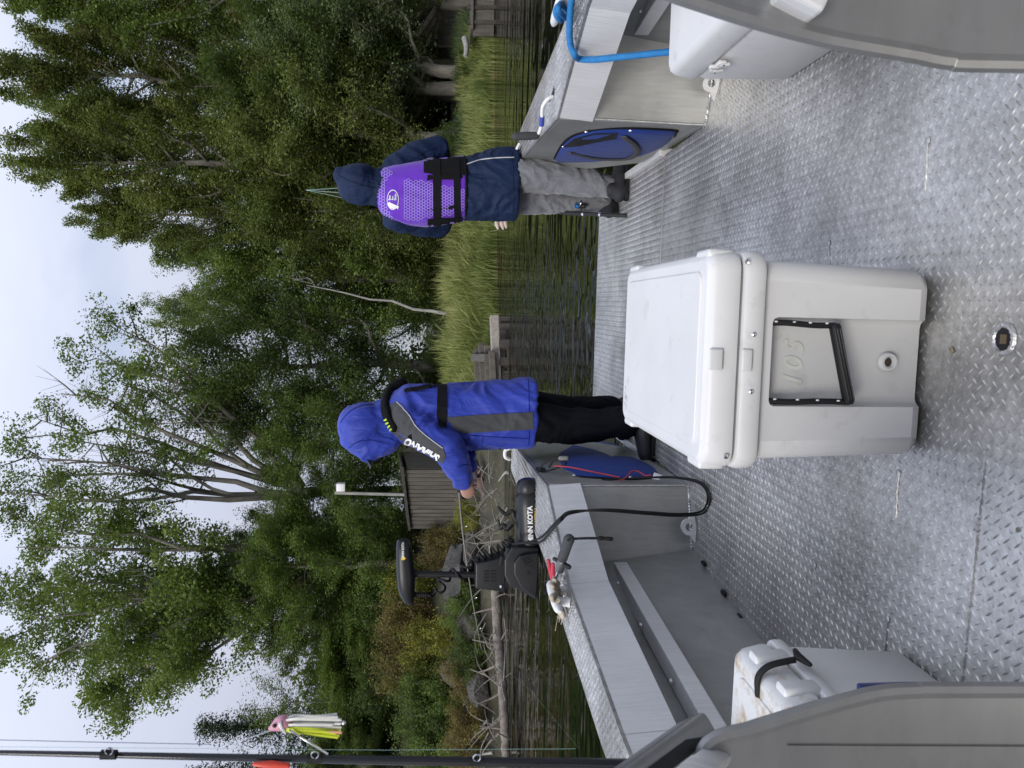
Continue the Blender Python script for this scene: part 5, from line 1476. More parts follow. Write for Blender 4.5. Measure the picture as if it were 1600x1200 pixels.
for k in range(26):
    f_ = k / 25
    u0, u1 = 78 - 22 * f_, 80 - 30 * f_ + rr.uniform(-2.5, 2.5)
    if k == 0: u1 = 84
    v1 = 530 + rr.uniform(-12, 4); dy = rr.uniform(-.010, .012)
    mm = mw if f_ < .55 else my
    if k in (8, 17, 22): mm = mo
    P = curve3([at_y(u0 * .6 + 67 * .4, 442, YR + dy * .3), at_y(u0 + (4 if k == 0 else 0), 462, YR + dy), at_y((u0 + u1) / 2, 495, YR + dy * .8), at_y(u1, v1, YR + dy * .6)], 18)
    MB().tube(P, [.0017] * len(P), 6, flat=((0, 1, 0), .7)).build('skirt_strand', mm, jig, smooth=60)
MB().tube(curve3([at_y(60, 452, YR - .012), at_y(48, 470, YR - .014), at_y(36, 490, YR - .016), at_y(22, 512, YR - .012)], 20), .0013, 6).build('wire_arm', M['steel'], jig, smooth=60)
MB().ball(at_y(70.5, 537, YR), .0028, 10, 8).build('bead', M['steel'], jig, smooth=60)
# ------------------------------------------------------------------ things on the far shore
def rough_rock(name, label, c, size, seed, mat=None, cat='boulder', group='boulders on the shore', sub=4, rot=0):
    bm = bmesh.new()
    bmesh.ops.create_icosphere(bm, subdivisions=sub, radius=1.0)
    for v in bm.verts:
        p = v.co.copy()
        n1 = noise.noise(p * 1.1 + Vector((seed, 0, 0))); n2 = noise.noise(p * 2.7 + Vector((0, seed, 0))); n3 = noise.noise(p * 7 + Vector((0, 0, seed)))
        cell = 0.0
        v.co = p * (1 + 0.30 * n1 + 0.14 * n2 - 0.10 * abs(n3))
        v.co.x *= size[0]; v.co.y *= size[1]; v.co.z *= size[2]
    rk = random.Random(seed)
    for _ in range(16):
        n_ = Vector((rk.gauss(0, 1), rk.gauss(0, 1), rk.gauss(0, .8))).normalized(); dist = rk.uniform(.55, .85)
        for v in bm.verts:
            q = Vector((v.co.x / size[0], v.co.y / size[1], v.co.z / size[2]))
            e = q.dot(n_) - dist
            if e > 0:
                q = q - n_ * e * 0.92
                v.co = Vector((q.x * size[0], q.y * size[1], q.z * size[2]))
    me = bpy.data.meshes.new(name); bm.to_mesh(me); bm.free()
    me.materials.append(mat or M['rock'])
    o = bpy.data.objects.new(name, me); COL.objects.link(o)
    o.location = c; o.rotation_euler.z = rot
    return tag(o, label, cat, group)
for (u, v, Yr, sz, lab, sd) in (
        (300, 712, 17.2, (.95, .7, .42), 'large pale sloping boulder behind the electric motor', 1), (342, 735, 16.9, (.42, .5, .22), 'rounded grey boulder at the foot of the shed bank', 2),
        (222, 735, 16.1, (.55, .5, .42), 'dark undercut boulder by the water below the rusty bush', 3), (128, 745, 15.4, (.42, .4, .30), 'dark hollow boulder by the round green bush', 6), (150, 715, 16.4, (.5, .4, .35), 'mossy boulder among the brown bushes', 10)):
    rough_rock('boulder', lab, at_y(u, v, Yr), sz, sd * 3.7, rot=sd * 1.1)
# drift log lying along the shore, with its broken limbs
def log_path(uv, z):
    return [at_z(u, v, z) for u, v in uv]
lg = thing('drift_log', 'long bleached drift log with broken limbs lying along the rocky shore', 'log', at_z(250, 778, -.1))
main = log_path([(470, 757), (440, 763), (380, 769), (300, 774), (200, 779), (110, 786), (10, 791)], -0.12)
P = curve3(main, 60)
rl = random.Random(5)
MB().tube([p + Vector((0, 0, rl.uniform(-.012, .012))) for p in P], [(0.15 - 0.075 * i / (len(P) - 1)) * rl.uniform(.93, 1.07) for i in range(len(P))], 10).build('log', M['dead_wood'], lg, smooth=60)
for k in range(26):
    p = P[rl.randrange(3, len(P) - 1)]
    d = Vector((rl.uniform(-.8, .8), rl.uniform(-.5, .3), rl.choice((-.4, -.3, .5, .9, .7)))).normalized(); l_ = rl.uniform(.2, .75)
    MB().tube(curve3([p, p + d * l_ * .5 + Vector((rl.uniform(-.06, .06), 0, .04)), p + d * l_ + Vector((rl.uniform(-.1, .1), 0, rl.uniform(-.1, .08)))], 8), [.026 - .0022 * i for i in range(9)], 5).build('broken_limb', M['dead_wood'], lg, smooth=60)
lg2 = thing('drift_log', 'reddish peeled log crossing behind the blue-jacket angler', 'log', at_z(455, 752, 0))
P = curve3([at_y(478, 738, 17.2), at_y(452, 748, 17.0), at_y(420, 762, 16.8), at_y(385, 772, 16.4)], 24)
MB().tube(P, [.14 - .0025 * i for i in range(len(P))], 9).build('log', dull('peeled_red_log', (0.17, 0.11, 0.085), 0.9, 0.3, 4, 0.8, 30, stretch=(4, 4, 4), bdist=.02), lg2, smooth=60)
for (a, b, c, r_) in (((420, 745), (434, 735), (438, 722), .022), ((416, 752), (400, 742), (392, 733), .02), ((441, 775), (455, 783), (462, 790), .02), ((405, 770), (412, 790), (418, 800), .018)):
    MB().tube(curve3([at_y(*a, 16.7), at_y(*b, 16.6), at_y(*c, 16.5)], 8), [r_ * (1 - .08 * i) for i in range(9)], 5).build('broken_limb', M['dead_wood'], lg2, smooth=60)
for i, (a, b, lab) in enumerate((((75, 762, 15.0), (42, 738, 15.2), 'thin white stick leaning on the boulders by the rod'), ((24, 770, 14.7), (20, 742, 15), 'short pale stick beside the rod butt'), ((470, 800, 15.4), (448, 779, 15.7), 'pale branch poking from the water under the blue jacket'))):
    p, q = at_y(*a), at_y(*b)
    st_ = MB().tube([p, p.lerp(q, .5) + Vector((0, 0, .03)), q], [.03, .025, .012], 6).build('stick', M['bark_pale'], None, smooth=60)
    tag(st_, lab, 'stick', 'sticks at the waterline')
# old log crib pier
cb = thing('log_crib', 'weathered timber crib pier standing in the water by the reeds', 'crib pier', at_z(655, 796, WATER_Z))
Yc = 15.5
def tim(a, b, w, h, mat=None, name='timber'):
    return MB().bar(a, b, w, h).build(name, mat or M['old_board'], cb, bevel=0.012)
m_pale = dull('sun_bleached_beam', (0.34, 0.31, 0.27), 0.9, 0.25, 5, 0.7, 30, stretch=(4, 4, 4), bdist=.01, wear=((.12, .1, .085), .7))
tim(at_y(596, 776, Yc), at_y(706, 772, Yc + .3), 0.28, 0.17, m_pale, 'cap_beam')
tim(at_y(590, 764, Yc + .5), at_y(660, 761, Yc + .6), 0.18, 0.13)
tim(at_y(590, 756, Yc + .9), at_y(664, 752, Yc + 1.0), 0.18, 0.13)
tim(at_y(585, 747, Yc + 1.3), at_y(655, 744, Yc + 1.4), 0.18, 0.12)
tim(at_y(641, 740, Yc + 1.5), at_y(641, 762, Yc + .1), 0.16, 0.14)
tim(at_y(600, 771, Yc - .2), at_y(652, 768, Yc - .1), 0.12, 0.12, None)
for u in (612, 633, 661, 690, 700):
    tim(at_y(u, 780, Yc + .05), at_y(u + 1, 806, Yc + .0), 0.16 if u < 670 else .08, 0.2, M['bark_dark'], 'crib_post')
tim(at_y(600, 797, Yc + .02), at_y(665, 795, Yc + .1), 0.18, 0.10, M['bark_dark'])
tim(at_y(600, 788, Yc + .9), at_y(700, 788, Yc + 1.0), 0.1, 0.35, M['bark_dark'], 'back_plank')
pp = thing('mooring_post', 'short square post standing in the calm water by the reeds', 'post', at_z(733, 790, WATER_Z))
MB().bar(at_y(733, 757, 19.2), at_y(733, 780, 19.2), .11, .11, (0, 1, 0)).build('shaft', M['old_board'], pp, bevel=.01)
MB().bar(at_y(733, 756.5, 19.2), at_y(733, 761, 19.2), .13, .13, (0, 1, 0)).build('cap', M['bark_pale'], pp, bevel=.02)

# wooden shed with upright boards
Ys = 19.0
sh = thing('wooden_shed', 'small grey shed of upright weathered boards behind the blue-jacket angler', 'shed', at_y(420, 716, Ys))
x0, x1 = 374, 466
nb = 15
rs = random.Random(9)
for k in range(nb):
    ua, ub = x0 + (x1 - x0) * k / nb + .35, x0 + (x1 - x0) * (k + 1) / nb - .35
    yy = Ys + rs.uniform(-.012, .012)
    p, q = at_y((ua + ub) / 2, 634 + (x1 - ua) * .10, yy), at_y((ua + ub) / 2, 722 + rs.uniform(-2, 2), yy)
    MB().bar(p, q, (at_y(ub, 680, yy) - at_y(ua, 680, yy)).length, .03, (0, 1, 0)).build('board', M['old_board'], sh)
lp, rp_ = at_y(x0, 640, Ys), at_y(x1, 632, Ys)
for side_u in (x0, x1):
    p = at_y(side_u, 636 if side_u == x1 else 642, Ys + .04); q = at_y(side_u, 722, Ys + .04)
    MB().prism([p, q, q + Vector((0, 2.2, 0)), p + Vector((0, 2.2, .2))], (.03, 0, 0)).build('side_wall', M['old_board'], sh)
e0, e1 = at_y(x0 - 3, 641.5, Ys - .12), at_y(x1 + 4, 630.5, Ys - .12)
MB().prism([e0, e1, e1 + Vector((0, 2.5, .25)), e0 + Vector((0, 2.5, .25))], (0, 0, .05)).build('roof', M['bark_dark'], sh)
lpole = thing('lamp_post', 'grey square post with white lamp box above the shed', 'lamp post', at_y(428, 640, Ys + .3))
MB().bar(at_y(427, 636, Ys + .3), at_y(430, 523, Ys + .3), .065, .065, (0, 1, 0)).build('post', M['bark_pale'], lpole)
MB().rbox(at_y(439, 533, Ys + .25), (.20, .18, .21), .02).build('lamp_box', M['white_paint'], lpole, smooth=40)
MB().bar(at_y(430, 527, Ys + .28), at_y(445, 526, Ys + .28), .05, .04, (0, 1, 0)).build('bracket', M['bark_pale'], lpole)

# cream house half hidden in the trees
Yh = 28.0
hs_ = thing('cream_house', 'cream sided house with white window half hidden behind trees', 'house', at_y(1170, 706, Yh))
a, b = at_y(1130, 706, Yh), at_y(1290, 706, Yh)
zt = at_y(1130, 640, Yh).z
nb = 9
for k in range(nb):
    z0_, z1_ = a.z - .4 + (zt - a.z + .4) * k / nb, a.z - .4 + (zt - a.z + .4) * (k + 1) / nb - .012
    MB().box(((a.x + b.x) / 2, Yh + .06 + .012 * (k % 2), (z0_ + z1_) / 2), (b.x - a.x, .1, z1_ - z0_)).build('siding_board', M['cream_wall'], hs_)
MB().box(((a.x + b.x) / 2, Yh + 2.2, (a.z + zt) / 2 - .2), (b.x - a.x - .1, 4.0, zt - a.z)).build('wall', M['cream_wall'], hs_)
e = .35
MB().prism([(a.x - e, Yh - e, zt), (b.x + e, Yh - e, zt), (b.x + e, Yh + 2.2, zt + 1.5), (a.x - e, Yh + 2.2, zt + 1.5)], (0, 0, .08)).build('roof', M['dark_roof'], hs_)
MB().prism([(a.x - e, Yh + 2.21, zt + 1.5), (b.x + e, Yh + 2.21, zt + 1.5), (b.x + e, Yh + 4.8, zt), (a.x - e, Yh + 4.8, zt)], (0, 0, .08)).build('roof', M['dark_roof'], hs_)
wc0, wc1 = at_y(1130.5, 702, Yh - .02), at_y(1140, 680, Yh - .02)
wn_ = MB().box(((wc0.x + wc1.x) / 2, Yh - .02, (wc0.z + wc1.z) / 2), (abs(wc1.x - wc0.x) + .1, .05, abs(wc1.z - wc0.z) + .1)).build('window_frame', M['white_paint'], hs_)
for k in range(2):
    zc_ = wc0.z + (wc1.z - wc0.z) * (.27 + .5 * k)
    MB().box(((wc0.x + wc1.x) / 2, Yh - .045, zc_), (abs(wc1.x - wc0.x) - .04, .02, abs(wc1.z - wc0.z) * .42)).build('pane', M['window_glass'], wn_)
wd = at_y(1172, 682, Yh - .01)
w2 = MB().box(wd, (.9, .05, 1.0)).build('window_frame', M['white_paint'], hs_)
MB().box(wd + Vector((0, -.03, 0)), (.76, .02, .86)).build('pane', M['window_glass'], w2)
MB().tube([at_y(1128, 645, Yh - .05), at_y(1128, 712, Yh - .05)], .05, 8).build('downpipe', M['white_paint'], hs_, smooth=60)
for k in range(12):
    p = at_y(1131 + 5.4 * k, 700, Yh - .8)
    MB().box((p.x, p.y, a.z + .15), (.11, .03, .62)).build('porch_picket', M['old_board'], hs_)
MB().box((at_y(1160, 700, Yh - .8).x, Yh - .8, a.z + .49), (2.0, .06, .06)).build('porch_rail', M['old_board'], hs_)
# far dock
dk = thing('plank_dock', 'grey plank dock meeting the reeds at the picture edge', 'dock', at_z(1190, 772, WATER_Z))
Yd = 22.3
for k in range(5):
    MB().box(at_y(1190, 743 + 6.5 * k, Yd), (1.6, .06, .115)).build('plank', M['old_board'], dk, bevel=.006)
MB().box(at_y(1192, 737, Yd + .5), (1.75, 1.3, .07)).build('dock_top', M['old_board'], dk, bevel=.01)
for u in (1165, 1188):
    MB().bar(at_y(u, 731, Yd - .05), at_y(u, 775, Yd - .05), .1, .1, (0, 1, 0)).build('pile', M['bark_dark'], dk)
tag(MB().tube(curve3([at_y(1140, 726, 22.6), at_y(1125, 729, 22.3), at_y(1112, 727, 22.2)], 12), [.09, .085, .085, .08, .08, .078, .075, .07, .07, .065, .06, .06, .05][:len(curve3([at_y(1140, 726, 22.6), at_y(1125, 729, 22.3), at_y(1112, 727, 22.2)], 12))], 8).build('drift_log', M['bark_pale'], None, smooth=60), 'short pale log lying in front of the cream house', 'log')
# ------------------------------------------------------------------ trees and plants
def leaf_geo(C, A, rad, per, size, rng, droop=0.25, thin=0.55, stretch=0.9):
    """C cluster centres, A their axes, rad their radii: 'per' leaves round each, one kite-shaped face per leaf"""
    C = np.asarray(C, float); A = np.asarray(A, float); rad = np.asarray(rad, float)
    n = len(C) * per
    c = np.repeat(C, per, 0); ax = np.repeat(A, per, 0); r = np.repeat(rad, per)[:, None]
    g = rng.normal(size=(n, 3)) * 0.5
    g *= np.minimum(1, 0.95 / (np.linalg.norm(g, axis=1, keepdims=True) + 1e-9))
    g = g + ax * (np.sum(g * ax, 1, keepdims=True)) * stretch
    p = c + g * r
    d = rng.normal(size=(n, 3)) + ax * 0.3; d[:, 2] = d[:, 2] * 0.6 - droop
    d /= np.linalg.norm(d, axis=1, keepdims=True)
    s = rng.normal(size=(n, 3)); s[:, 2] *= 0.45
    s -= d * np.sum(s * d, 1, keepdims=True); s /= np.linalg.norm(s, axis=1, keepdims=True)
    L = size * rng.uniform(0.55, 1.35, (n, 1)); W = L * thin
    V = np.stack([p - d * L * 0.5, p + s * W * 0.5 - d * L * 0.05, p + d * L * 0.5, p - s * W * 0.5 - d * L * 0.05], 1).reshape(-1, 3)
    F = np.arange(n * 4).reshape(-1, 4)
    return V, F
def curved(p, q, k, bend, rng, wig):
    p, q = Vector(p), Vector(q); L = (q - p).length
    out = []
    for i in range(k + 1):
        t = i / k
        x = p.lerp(q, t) + Vector(bend) * (4 * t * (1 - t))
        if 0 < i < k:
            x += Vector(rng.normal(size=3)) * wig * L
        out.append(x)
    return out
PROFILE = {
    'ovate': lambda t: (math.sin(math.pi * min(1, (0.16 + 0.84 * t)) ** 0.85)) ** 0.7 + 0.12,
    'spire': lambda t: (1 - t) ** 0.75 + 0.07,
    'column': lambda t: 0.75 * (1 - t ** 3) + 0.18,
    'round': lambda t: math.sqrt(max(0.02, 1 - (1.7 * t - 0.75) ** 2)),
}
N_LEAF = [0]
def grow(seed, H, Rr, n=22, sub=5, per=62, size=0.10, h0=0.22, ascend=0.5, up=0.45, prof='ovate', tr=0.16, lean=(0, 0), stems=None, base=None,
         bare=0.0, clump=0.36, bow=0.12, trunk_top=0.8, thin=0.55, plume=0.0, ln0=0.35, twigs=3, spread=0.5, stretch=0.9):
    """wood (MB) and leaf arrays of one tree standing at the origin (or at base)"""
    rng = np.random.default_rng(seed)
    b0 = Vector(base) if base is not None else Vector((0, 0, -0.25))
    wood = MB()
    C, A, Rd = [], [], []
    top = b0 + Vector((lean[0], lean[1], H * trunk_top))
    trunk = curved(b0, top, 8, (lean[0] * -0.12, 0, 0), rng, 0.008)
    if stems is None:
        wood.tube(trunk, [tr * (1.35 if i == 0 else 1 - 0.86 * i / 8) for i in range(9)], 9)
        ST = []
        for i in range(n):
            s = (i + rng.uniform(0.1, 0.9)) / n
            ze = H * (h0 + (1 - h0) * s)
            zs = max(0.1 * H, ze - ascend * H * 0.34 * (1.15 - s))
            k = min(0.97, zs / (H * trunk_top)) * 8
            p = trunk[int(k)].lerp(trunk[min(8, int(k) + 1)], k - int(k))
            az = i * 2.39996 + rng.uniform(-0.5, 0.5)
            rr = Rr * PROFILE[prof](s) * rng.uniform(0.62, 1.12)
            q = Vector((p.x + math.cos(az) * rr, p.y + math.sin(az) * rr, b0.z + ze))
            ST.append((p, q, tr * (0.42 - 0.3 * s), None))
    else:
        fork, ends = stems
        fork = Vector(fork)
        wood.tube(curved(b0, fork, 5, (0, 0, 0), rng, 0.01), [tr * (1.3 if i == 0 else 1 - 0.05 * i) for i in range(6)], 10)
        ST = []
        last = None
        for k, e in enumerate(ends):
            e = Vector(e)
            if k % 2 == 0 or last is None:
                p = fork + Vector(rng.normal(size=3)) * tr * 0.4
                L = (e - p).length; out = Vector((e.x - p.x, e.y - p.y, 0))
                last = curved(p, e, 7, out * bow + Vector((0, 0, -L * bow * 0.6)), rng, 0.012)
                ST.append((p, e, tr * 0.55, last))
            else:
                j = int(rng.integers(1, 4))
                p = last[j]; pd = (last[j + 1] - last[j]).normalized(); L = (e - p).length
                # leave along the parent limb, then swing towards its own end
                way = [p.lerp(e, t / 7) + (p + pd * L * (t / 7) - p.lerp(e, t / 7)) * (1 - t / 7) ** 1.6 for t in range(8)]
                ST.append((p, e, tr * 0.34, way))
    for p, q, r0, pd in ST:
        L = (q - p).length
        out = Vector((q.x - p.x, q.y - p.y, 0))
        pts = pd if pd is not None else curved(p, q, 7, out * bow + Vector((0, 0, -L * bow * 0.6)), rng, 0.016)
        wood.tube(pts, [max(0.012, r0 * (1 - 0.88 * i / 7)) for i in range(8)], 6 if r0 > 0.05 else 5)
        d = (q - pts[4]).normalized()
        for s in np.linspace(0.28 if stems is None else 0.42, 1.0, sub):
            s = min(1, s + rng.uniform(-0.05, 0.05))
            k = s * 7
            a = pts[min(7, int(k))].lerp(pts[min(7, int(k) + 1)], k - int(k))
            rd = Vector(rng.normal(size=3))
            e = (d * 0.6 + rd * (spread - 0.15 * plume) + Vector((0, 0, up))).normalized()
            ln = (ln0 + 0.26 * Rr * rng.uniform(0.5, 1.1)) * (0.75 if s > 0.97 else 1)
            ln *= 1 - plume * 0.62 * s
            cl = clump * (1.1 - plume * 0.55 * s)
            b = a + e * ln
            m_ = a.lerp(b, 0.5) + rd * 0.04 * ln
            wood.tube([a, m_, b], [max(0.008, r0 * 0.28), max(0.006, r0 * 0.2), 0.005], 4, False)
            is_bare = rng.uniform() < bare
            if not is_bare:
                C += [m_, b]; A += [e, e]; Rd += [cl * rng.uniform(0.7, 1.1), cl * rng.uniform(0.8, 1.25)]
                if plume:
                    C.append(a); A.append(d); Rd.append(cl * 0.9)
            for _ in range(twigs if not is_bare else twigs * 2):
                e2 = (e * 0.7 + Vector(rng.normal(size=3)) * 0.55 + Vector((0, 0, up * 0.7))).normalized()
                w = a.lerp(b, rng.uniform(0.35, 1)); z = w + e2 * ln * rng.uniform(0.4, 0.8)
                wood.tube([w, z], [0.007, 0.003], 3, False)
                if not is_bare:
                    C.append(z); A.append(e2); Rd.append(cl * rng.uniform(0.55, 1.05))
        if plume:
            C.append(q + d * 0.25); A.append(d); Rd.append(clump * 0.5)
            C.append(q + d * 0.5); A.append(d); Rd.append(clump * 0.3)
    V, F = leaf_geo(C, A, Rd, per, size, rng, thin=thin, stretch=stretch)
    N_LEAF[0] += len(F)
    return wood, V, F
def raw(name, V, F):
    me = bpy.data.meshes.new(name)
    me.vertices.add(len(V)); me.vertices.foreach_set('co', np.asarray(V, np.float32).ravel())
    F = np.asarray(F, np.int32); k = F.shape[1]
    me.loops.add(F.size); me.loops.foreach_set('vertex_index', F.ravel())
    me.polygons.add(len(F)); me.polygons.foreach_set('loop_start', np.arange(0, F.size, k, dtype=np.int32)); me.polygons.foreach_set('loop_total', np.full(len(F), k, np.int32))
    me.update(calc_edges=True); me.materials.append(None)
    return me
PROTO = {}
KIND = {   # growth habits: height, crown radius and the rest, each grown in a few variants that the trees share
    'spire': (16.0, 3.0, dict(n=46, sub=7, per=70, size=0.088, h0=0.16, ascend=0.95, up=0.9, prof='column', tr=0.28, clump=0.40, plume=1.0), 3),
    'tall': (15.0, 2.6, dict(n=30, sub=6, per=70, size=0.090, h0=0.22, ascend=0.7, up=0.55, prof='ovate', tr=0.24, clump=0.40, plume=0.5), 2),
    'round': (8.5, 2.1, dict(n=26, sub=5, per=84, size=0.082, h0=0.14, ascend=0.6, up=0.4, prof='ovate', tr=0.16, clump=0.38, plume=0.3), 3),
    'high': (8.5, 2.1, dict(n=24, sub=5, per=84, size=0.082, h0=0.40, ascend=0.5, up=0.35, prof='ovate', tr=0.22, clump=0.38, plume=0.3), 2),
    'wispy': (7.0, 1.2, dict(n=14, sub=5, per=44, size=0.075, h0=0.25, ascend=0.7, up=0.5, prof='ovate', tr=0.09, clump=0.27, bare=0.4), 1),
    'shrub': (1.2, 0.7, dict(n=16, sub=4, per=58, size=0.050, h0=0.12, ascend=1.2, up=0.6, prof='round', tr=0.03, clump=0.17, trunk_top=0.5, ln0=0.05, twigs=2), 3),
}
def proto(kind, i):
    key = (kind, i % KIND[kind][3])
    if key not in PROTO:
        H, Rr, kw, _ = KIND[kind]
        w, V, F = grow(100 + 17 * key[1] + len(PROTO), H, Rr, **kw)
        wm = bpy.data.meshes.new('trunk'); wm.from_pydata([tuple(p) for p in w.v], [], w.f)
        wm.polygons.foreach_set('use_smooth', np.ones(len(wm.polygons), bool)); wm.materials.append(None)
        PROTO[key] = (wm, raw('crown', V, F))
    return PROTO[key]
def put(name, label, cat, group, kind, idx, base, H, Rr, leaf, bark, seed):
    H0, R0, _, _ = KIND[kind]
    t = thing(name, label, cat, (base[0], base[1], gz(*base)), group)
    t.rotation_euler.z = (seed * 2.17) % 6.28
    t.scale = (Rr / R0, Rr / R0, H / H0)
    for part, me, mat in zip(('trunk', 'crown'), proto(kind, idx), (bark, leaf)):
        o = bpy.data.objects.new(part, me); COL.objects.link(o); o.parent = t
        o.material_slots[0].link = 'OBJECT'; o.material_slots[0].material = mat
    return t
def tree(name, label, base, H, Rr, leaf, bark, seed, group=None, **k):
    """a tree with a shape of its own"""
    bx, by = base
    t = thing(name, label, 'tree', (bx, by, gz(bx, by)), group)
    w, V, F = grow(seed, H, Rr, base=(bx, by, gz(bx, by) - 0.15), **k)
    w.build('trunk', bark, t, smooth=60)
    np_mesh('crown', V, F, leaf, t)
    return t
def spot(u, Y):
    p = at_y(u, 700, Y)
    return (p.x, p.y)
def high(u, vtop, Y):
    p = at_y(u, vtop, Y)
    return p.z - gz(p.x, p.y)

GR = 'trees along the far shore'
def T(kind, u, Y, vtop, Rr, leaf, label, seed, bark='bark'):
    return put('leafy_tree', label, 'tree', GR, kind, seed, spot(u, Y), high(u, vtop, Y), Rr, M[leaf], M[bark], seed)
T('spire', 1200, 26, -40, 3.0, 'leaf_green', 'tall green tree growing behind the cream house', 1)
T('spire', 1055, 27, -22, 3.2, 'leaf_tip_red', 'tall spired tree with reddish upper twigs beyond the starboard bow box', 2)
T('spire', 925, 25.5, 0, 3.0, 'leaf_olive', 'tall olive spired tree rising straight above the purple vest', 3)
T('spire', 850, 26.5, 110, 2.3, 'leaf_olive', 'olive tree stepping down beside the tallest spires', 4)
T('tall', 795, 28, 225, 2.2, 'leaf_green', 'lower rounded green tree where the tall spires slope down to open sky', 5)
T('spire', 985, 28.5, 40, 2.8, 'leaf_green', 'tall green spire filling the gap between the two olive ones', 14)
T('spire', 1125, 28.5, 50, 2.6, 'leaf_olive', 'narrow olive spire between the reddish tree and the house tree', 15)
T('high', 1088, 25, 400, 2.4, 'leaf_silver', 'silvery leaved tree hanging over the cream house', 6)
T('high', 985, 24.2, 340, 2.3, 'leaf_olive', 'yellowish olive tree behind the hooded head', 7)
T('high', 1060, 25.2, 330, 2.5, 'leaf_dark', 'dark shaded tree with thick grey trunk above the reeds', 8)
T('round', 865, 24.6, 370, 2.2, 'leaf_olive', 'mid-green tree behind the purple-vest angler beside the reeds', 9)
T('round', 760, 26.5, 320, 2.4, 'leaf_green', 'dark green tree behind the leaning pale trunk', 10)
T('round', 1180, 33, 480, 2.8, 'leaf_dark', 'low dark tree behind the cream house roof', 27)
T('round', 905, 29, 440, 2.8, 'leaf_dark', 'low dark tree deep behind the purple vest', 28)
T('round', 820, 29.5, 470, 2.6, 'leaf_dark', 'low dark tree at the back of the reed clearing', 29)
T('tall', 700, 30, 225, 1.7, 'leaf_green', 'thin open-topped tree where the skyline dips lowest', 11)
T('high', 628, 25, 280, 2.1, 'leaf_dark', 'dense dark tree above the low sky gap', 12)
T('round', 560, 24, 300, 1.9, 'leaf_dark', 'dense dark tree behind the blue hood', 13)
T('high', 500, 22.5, 400, 1.6, 'leaf_green', 'small green tree between blue hood and wooden shed', 16)
# the leaning pale trunk above the reeds
tree('leaning_tree', 'pale leaning bare trunk rising from the reeds', spot(708, 22.4), 4.9, 0.5, M['leaf_dark'], M['bark_pale'], 15, n=1, sub=2, per=16, size=0.1, h0=0.85, tr=0.062, lean=(0.75, 0.1), bare=0.5, trunk_top=0.98, group=GR)
# the two great multi-stemmed trees
Y1 = 23.0
tree('multi_stemmed_tree', 'large open tree with bare fanned stems behind the wooden shed', spot(432, Y1), 14, 2.6, M['leaf_green'], M['bark'], 16, group=GR,
     stems=(at_y(430, 470, Y1), [at_y(688, 185, Y1), at_y(640, 150, Y1 + 1), at_y(585, 95, Y1 - 1), at_y(610, 250, Y1 - 1.5), at_y(545, 60, Y1 + 1), at_y(520, 75, Y1 - 1.6),
                                 at_y(485, 40, Y1), at_y(455, 60, Y1 + 1.5), at_y(430, 5, Y1 - 0.8), at_y(560, 190, Y1 + 1.8), at_y(420, 60, Y1 + 2), at_y(480, 160, Y1 - 2), at_y(660, 260, Y1 + 1), at_y(540, 280, Y1 - 2), at_y(600, 190, Y1 + 1)]),
     sub=9, per=80, clump=0.29, bare=0.50, up=0.3, spread=0.8, stretch=0.3, tr=0.20, bow=0.05, size=0.092)
Y2 = 22.0
tree('multi_stemmed_tree', 'large leafy many-stemmed tree rising above the electric motor', spot(330, Y2), 14, 2.7, M['leaf_green'], M['bark'], 17, group=GR,
     stems=(at_y(325, 500, Y2), [at_y(255, -5, Y2), at_y(205, 15, Y2 + 1), at_y(160, 55, Y2 - 1), at_y(185, 120, Y2 + 1.5), at_y(115, 120, Y2), at_y(95, 175, Y2 + 0.8), at_y(125, 240, Y2 - 1), at_y(165, 290, Y2 - 1.5),
                                 at_y(235, 70, Y2 - 1.6), at_y(290, 30, Y2 + 1.6), at_y(345, 25, Y2 - 0.6), at_y(390, 15, Y2 + 0.8), at_y(370, 90, Y2 - 1.5), at_y(245, 180, Y2 - 2), at_y(200, 250, Y2 + 1.8), at_y(290, 160, Y2 - 1.8),
                                 at_y(150, 190, Y2), at_y(320, 220, Y2 + 1), at_y(240, 280, Y2), at_y(280, 330, Y2 - 1)]),
     sub=9, per=110, clump=0.345, bare=0.12, up=0.2, spread=0.95, stretch=0.3, tr=0.20, bow=0.06, size=0.098)
T('round', 392, 21.2, 415, 1.5, 'leaf_green', 'bright green tree over the shed with yellow sprigs', 18)
T('round', 318, 20.5, 385, 1.7, 'leaf_green', 'rounded green tree above the electric motor head', 19)
T('tall', 285, 24.5, 300, 1.9, 'leaf_green', 'green tree showing between the fanned stems and the leafy crown', 25)
T('round', 350, 24.0, 360, 1.6, 'leaf_dark', 'dark crown at the foot of the bare fanned stems', 26)
T('round', 235, 21.5, 420, 1.8, 'leaf_dark', 'dark green tree on the bank, next to the rounded green one', 20)
T('round', 165, 20.5, 500, 1.8, 'leaf_green', 'low green tree under the open patch of sky by the lure', 21)
T('wispy', 108, 21.0, 395, 1.1, 'leaf_green', 'wispy tree with bare twigs behind the hanging lure', 22)
T('round', 75, 20.0, 520, 1.6, 'leaf_dark', 'dark tree low behind the hanging lure', 23)
T('round', 5, 18.8, 480, 1.6, 'leaf_dark', 'dark low tree directly behind the near rod', 24)
